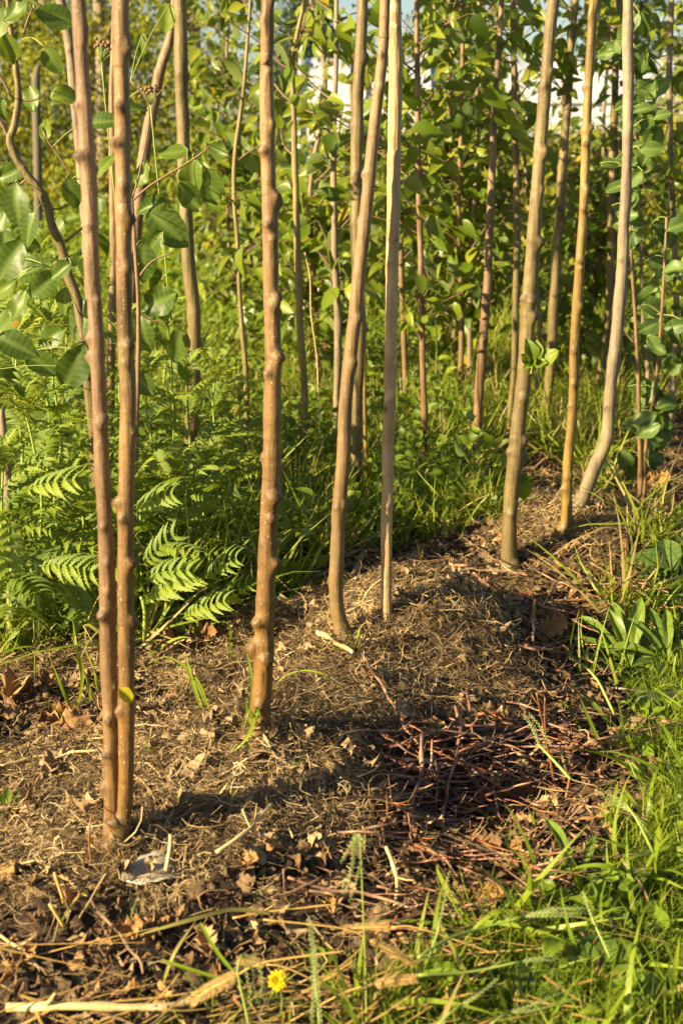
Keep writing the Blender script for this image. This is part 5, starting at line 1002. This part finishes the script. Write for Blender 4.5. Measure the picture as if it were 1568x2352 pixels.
# plantain rosettes with ribbed leaves
def rosette(px, py, leaves, label, mat='plantain', wide=.11, name='plantain', group='broad-leaved plants in the right grass'):
    g = ground(px, py); e = empty(name, g, label, 'plant', group); t = g[1]*CP+(H-g[2])*SP
    for (ang, L, el, b) in leaves:
        a = R(ang); d = np.array([math.cos(a), math.sin(a), el]); T, vn = leaf_tpl(14, 3, wide*random.uniform(.85, 1.15), b, .45, .015, .3, .55, random.randrange(9))
        mb = MB(); put(mb, T, np.array([g+np.array([0, 0, .004])]), np.array([d]), np.array([[0, -.2, 1.]]), np.array([L*t/FPX]), np.array([random.random()]), 0, vn); mb.build('leaf', M[mat], e, local=g)
random.seed(9)
rosette(1445, 1540, [(175, 150, .35, .35), (160, 160, .8, .4), (200, 130, .3, .3), (100, 180, 1.2, .2), (70, 190, 1.4, .3), (40, 160, .9, .4), (140, 170, 1.1, .3), (10, 130, .7, .3), (60, 140, 2.2, .1), (120, 150, 2.0, .2), (230, 90, .5, .3), (300, 90, .6, .4)], 'large plantain clump with long pointed leaves at the right of the hollow')
rosette(1530, 1530, [(175, 140, .6, .35), (100, 150, 1.2, .2), (150, 130, 1.6, .3), (220, 120, .5, .3), (250, 120, .4, .3), (80, 140, 1.6, .3)], 'second plantain clump at the right edge behind the first')
rosette(1400, 2100, [(35, 150, .8, .25), (120, 100, 1.0, .3), (350, 150, .25, .3), (200, 110, .4, .4), (290, 90, .3, .3)], 'plantain with one broad sunlit ribbed leaf in the right grass', wide=.17)
rosette(1330, 2040, [(110, 190, .9, .35), (130, 120, .6, .3), (60, 130, 1.2, .2)], 'dark long-leaved plantain at the edge of the bare litter', wide=.08)
rosette(1220, 2330, [(80, 150, .5, .2), (50, 120, .6, .2), (110, 130, .5, .25), (140, 100, .4, .2), (20, 120, .4, .2)], 'dark rounded dock leaves in the bottom right grass', 'leaf_blue', .30, 'dock_plant')
rosette(1370, 2270, [(80, 150, .5, .15), (45, 150, .5, .2), (115, 130, .6, .2), (150, 110, .3, .2)], 'pale round-leaved dock plant in the lower right corner', 'plantain', .34, 'dock_plant')
rosette(1480, 2340, [(90, 120, .7, .15), (60, 110, .5, .2), (130, 110, .6, .2), (160, 90, .3, .2)], 'small round-leaved weed at the bottom right corner', 'plantain', .32, 'dock_plant')
rosette(1540, 1330, [(120, 110, .6, .2), (160, 110, .5, .3), (90, 110, 1., .2), (200, 90, .3, .2)], 'big round grey-green leaves at the right edge above the grass', 'leaf_blue', .33, 'dock_plant')
rosette(730, 2230, [(100, 55, .8, .2), (40, 55, .6, .2), (160, 50, .6, .2)], 'three-lobed fresh green leaf behind the bundled seed spikes', 'weed', .36, 'young_weed')
rosette(15, 1870, [(60, 55, 1., .2), (120, 45, 1.2, .2), (20, 50, .6, .2), (280, 50, .5, .2), (90, 55, 1.4, .2)], 'small bright weed at the left edge on the mulch', 'weed', .2, 'young_weed')
# tall broad blades on the right
clump('broad_grass_plant', 'upright pointed leaf blades standing in the right grass', 1500, 2000, [([(1503, 2040, 0), (1502, 1960, .06), (1515, 1880, .12), (1522, 1830, .15)], 22, .7), ([(1215, 2090, 0), (1212, 2050, .04), (1216, 2000, .08)], 17, .4), ([(1400, 1900, 0), (1405, 1850, .04), (1418, 1795, .08)], 11, .8), ([(1130, 1950, .0), (1165, 1920, .02), (1110, 1870, .03), (1070, 1845, .04)], 12, .2), ([(1165, 1950, 0), (1172, 1900, .04)], 8, .7), ([(1230, 1920, 0), (1225, 1890, .04), (1215, 1865, .06)], 7, .6)], 'grass', 'grass')
clump('broad_grass_plant', 'long drooping blades crossing the lower right', 1300, 2150, [([(1200, 2130, 0), (1160, 2090, .05), (1100, 2120, .04), (1060, 2170, .02)], 12), ([(1250, 2190, 0), (1190, 2120, .05), (1150, 2085, .06)], 12), ([(1450, 2080, 0), (1420, 2000, .06), (1340, 1990, .06), (1290, 2010, .04)], 12), ([(1560, 1950, .0), (1480, 1960, .06), (1400, 1990, .06)], 12), ([(1500, 1900, 0), (1450, 1840, .05), (1420, 1800, .07)], 11), ([(1340, 2080, 0), (1320, 2000, .04), (1310, 1970, .06)], 20, .3), ([(1260, 2260, 0), (1230, 2200, .04), (1200, 2180, .05)], 16, .2), ([(1100, 2320, 0), (1060, 2240, .05), (980, 2235, .04), (900, 2280, .0)], 14, .3), ([(1290, 2352, 0), (1265, 2290, .05), (1240, 2250, .06)], 15), ([(1540, 2352, 0), (1545, 2250, .08), (1560, 2150, .12)], 18), ([(1390, 1740, 0), (1350, 1650, .05), (1330, 1600, .08)], 10, .2), ([(1420, 1700, 0), (1380, 1640, .04), (1345, 1600, .06), (1320, 1590, .06)], 11, .3), ([(1560, 1690, .0), (1520, 1640, .06), (1480, 1650, .05)], 11)], 'grass', 'grass')
clump('long_yellow_blade', 'long yellowing grass blade arching over the lower left litter', 420, 2170, [([(620, 2100, .02), (533, 2090, .03), (450, 2110, .04), (380, 2130, .04), (318, 2148, .03)], 11, .93), ([(375, 2260, .01), (400, 2190, .04), (450, 2115, .05)], 8, .92), ([(460, 2120, .05), (500, 2190, .05), (560, 2260, .04)], 9, .5), ([(370, 2205, .05), (430, 2225, .05), (540, 2260, .04)], 9, .6)], 'grass', 'grass')
# white-flowered plants in the meadow
r = np.random.default_rng(71)
FW = [(660, 735), (700, 700), (640, 770), (745, 690), (800, 640), (590, 690), (1240, 700), (1280, 660), (1530, 720), (1510, 700), (990, 600), (960, 590), (560, 720), (1460, 720), (850, 700), (1060, 640)]
for k, (px, py) in enumerate(FW):
    yy = r.uniform(4.0, 6.4); p, t = at(px, py, yy); z = float(hgt(p[0], yy)); g = np.array([p[0], yy, z]); e = empty('white_flower', g, 'small white-flowered weed, %s%s' % (where_stem(p[0], yy), ['', ', higher one'][py < 680]), 'flower', 'small white-flowered weeds in the meadow')
    mb = MB(); V, F = tube(smooth_path(np.array([g, (g+p)/2+[.02, 0, 0], p]), .04), .002, 5); mb.add(V, F); mb.build('stem', M['stem_green'], e, local=g)
    mb = MB(); n = 20; c = p+r.normal(0, .024, (5, 3)); q = np.repeat(c, 4, 0); a = np.tile(np.arange(4)*1.57, 5)+r.random(20); put(mb, LEAFS[0][0], q, np.stack([np.cos(a), .3*np.sin(a)-.2, np.sin(a)], 1), np.tile([0, -1., .3], (n, 1)), np.full(n, .011), r.random(n)); mb.build('petals', M['petal_w'], e, local=g)
# dry brown flower heads behind the twin stems
for (px, py, yy, lab) in [(232, 105, 2.9, 'dry brown flower cluster between the tops of the twin stems'), (345, 205, 2.9, 'dry brown flower cluster on the leaning sapling')]:
    p, t = at(px, py, yy); z = float(hgt(p[0], yy)); g = np.array([p[0]+.02, yy, z]); e = empty('dry_flower', g, lab, 'plant'); mb = MB(); C = smooth_path(np.array([g, (g+p)/2+[.015, 0, 0], p-[0, 0, .03]]), .03); V, F = tube(C, .0016, 6); mb.add(V, F)
    hd = MB()
    for k in range(16):
        q = p+np.array([r.normal(0, .016), r.normal(0, .014), r.normal(0, .005)]); V, F = tube(np.array([C[-1], (C[-1]+q)/2+[0, 0, .003], q]), .0006, 4); mb.add(V, F)
        V, F = tube(np.array([q-[0, 0, .003], q, q+[0, 0, .003]]), [.002, .0045, .003], 7); hd.add(V, F, rnd=r.random())
    mb.build('stem', M['stem_green'], e, local=g); hd.build('flower_head', M['brown_head'], e, local=g)
# dry vine beside the crooked grey-green sapling
twy = ground(640, 1130)[1]; P = [at(a, b, twy)[0] for a, b in [(700, 580), (712, 640), (714, 720), (728, 830), (732, 960), (738, 1040), (722, 1080), (690, 1110), (655, 1180)]]; mb = MB(); V, F = tube(smooth_path(np.array(P), .01), .0016, 6); mb.add(V, F, rnd=.5)
for q in [[(738, 1020), (750, 1000), (775, 998)], [(715, 1085), (680, 1060), (650, 1075), (640, 1090)], [(715, 1000), (690, 980), (720, 960)]]:
    V, F = tube(smooth_path(np.array([at(a, b, twy)[0] for a, b in q]), .01), .001, 5); mb.add(V, F)
o = mb.build('dry_vine', M['straw']); tag(o, 'thin dry tan vine twisting up right of the thickest trunk', 'vine')
# things still sharing a description are told apart by their order in the photo
D_ = {}
for o in bpy.data.objects:
    if o.get('group') in ('fern-leaved green weeds at the left', 'trees of the tall hedge at the upper left', 'leafy young trees in the rows behind'): D_.setdefault(o['label'], []).append(o)
for lab, os_ in D_.items():
    if len(os_) > 1:
        os_.sort(key=lambda o: o.location.x/o.location.y)
        for k, o in enumerate(os_): o['label'] = lab+', '+({2: ['left one', 'right one'], 3: ['leftmost', 'middle', 'rightmost']}.get(len(os_)) or ['leftmost', 'second left', 'second right', 'rightmost'])[min(k, 3)]
print('objects', len(bpy.data.objects))
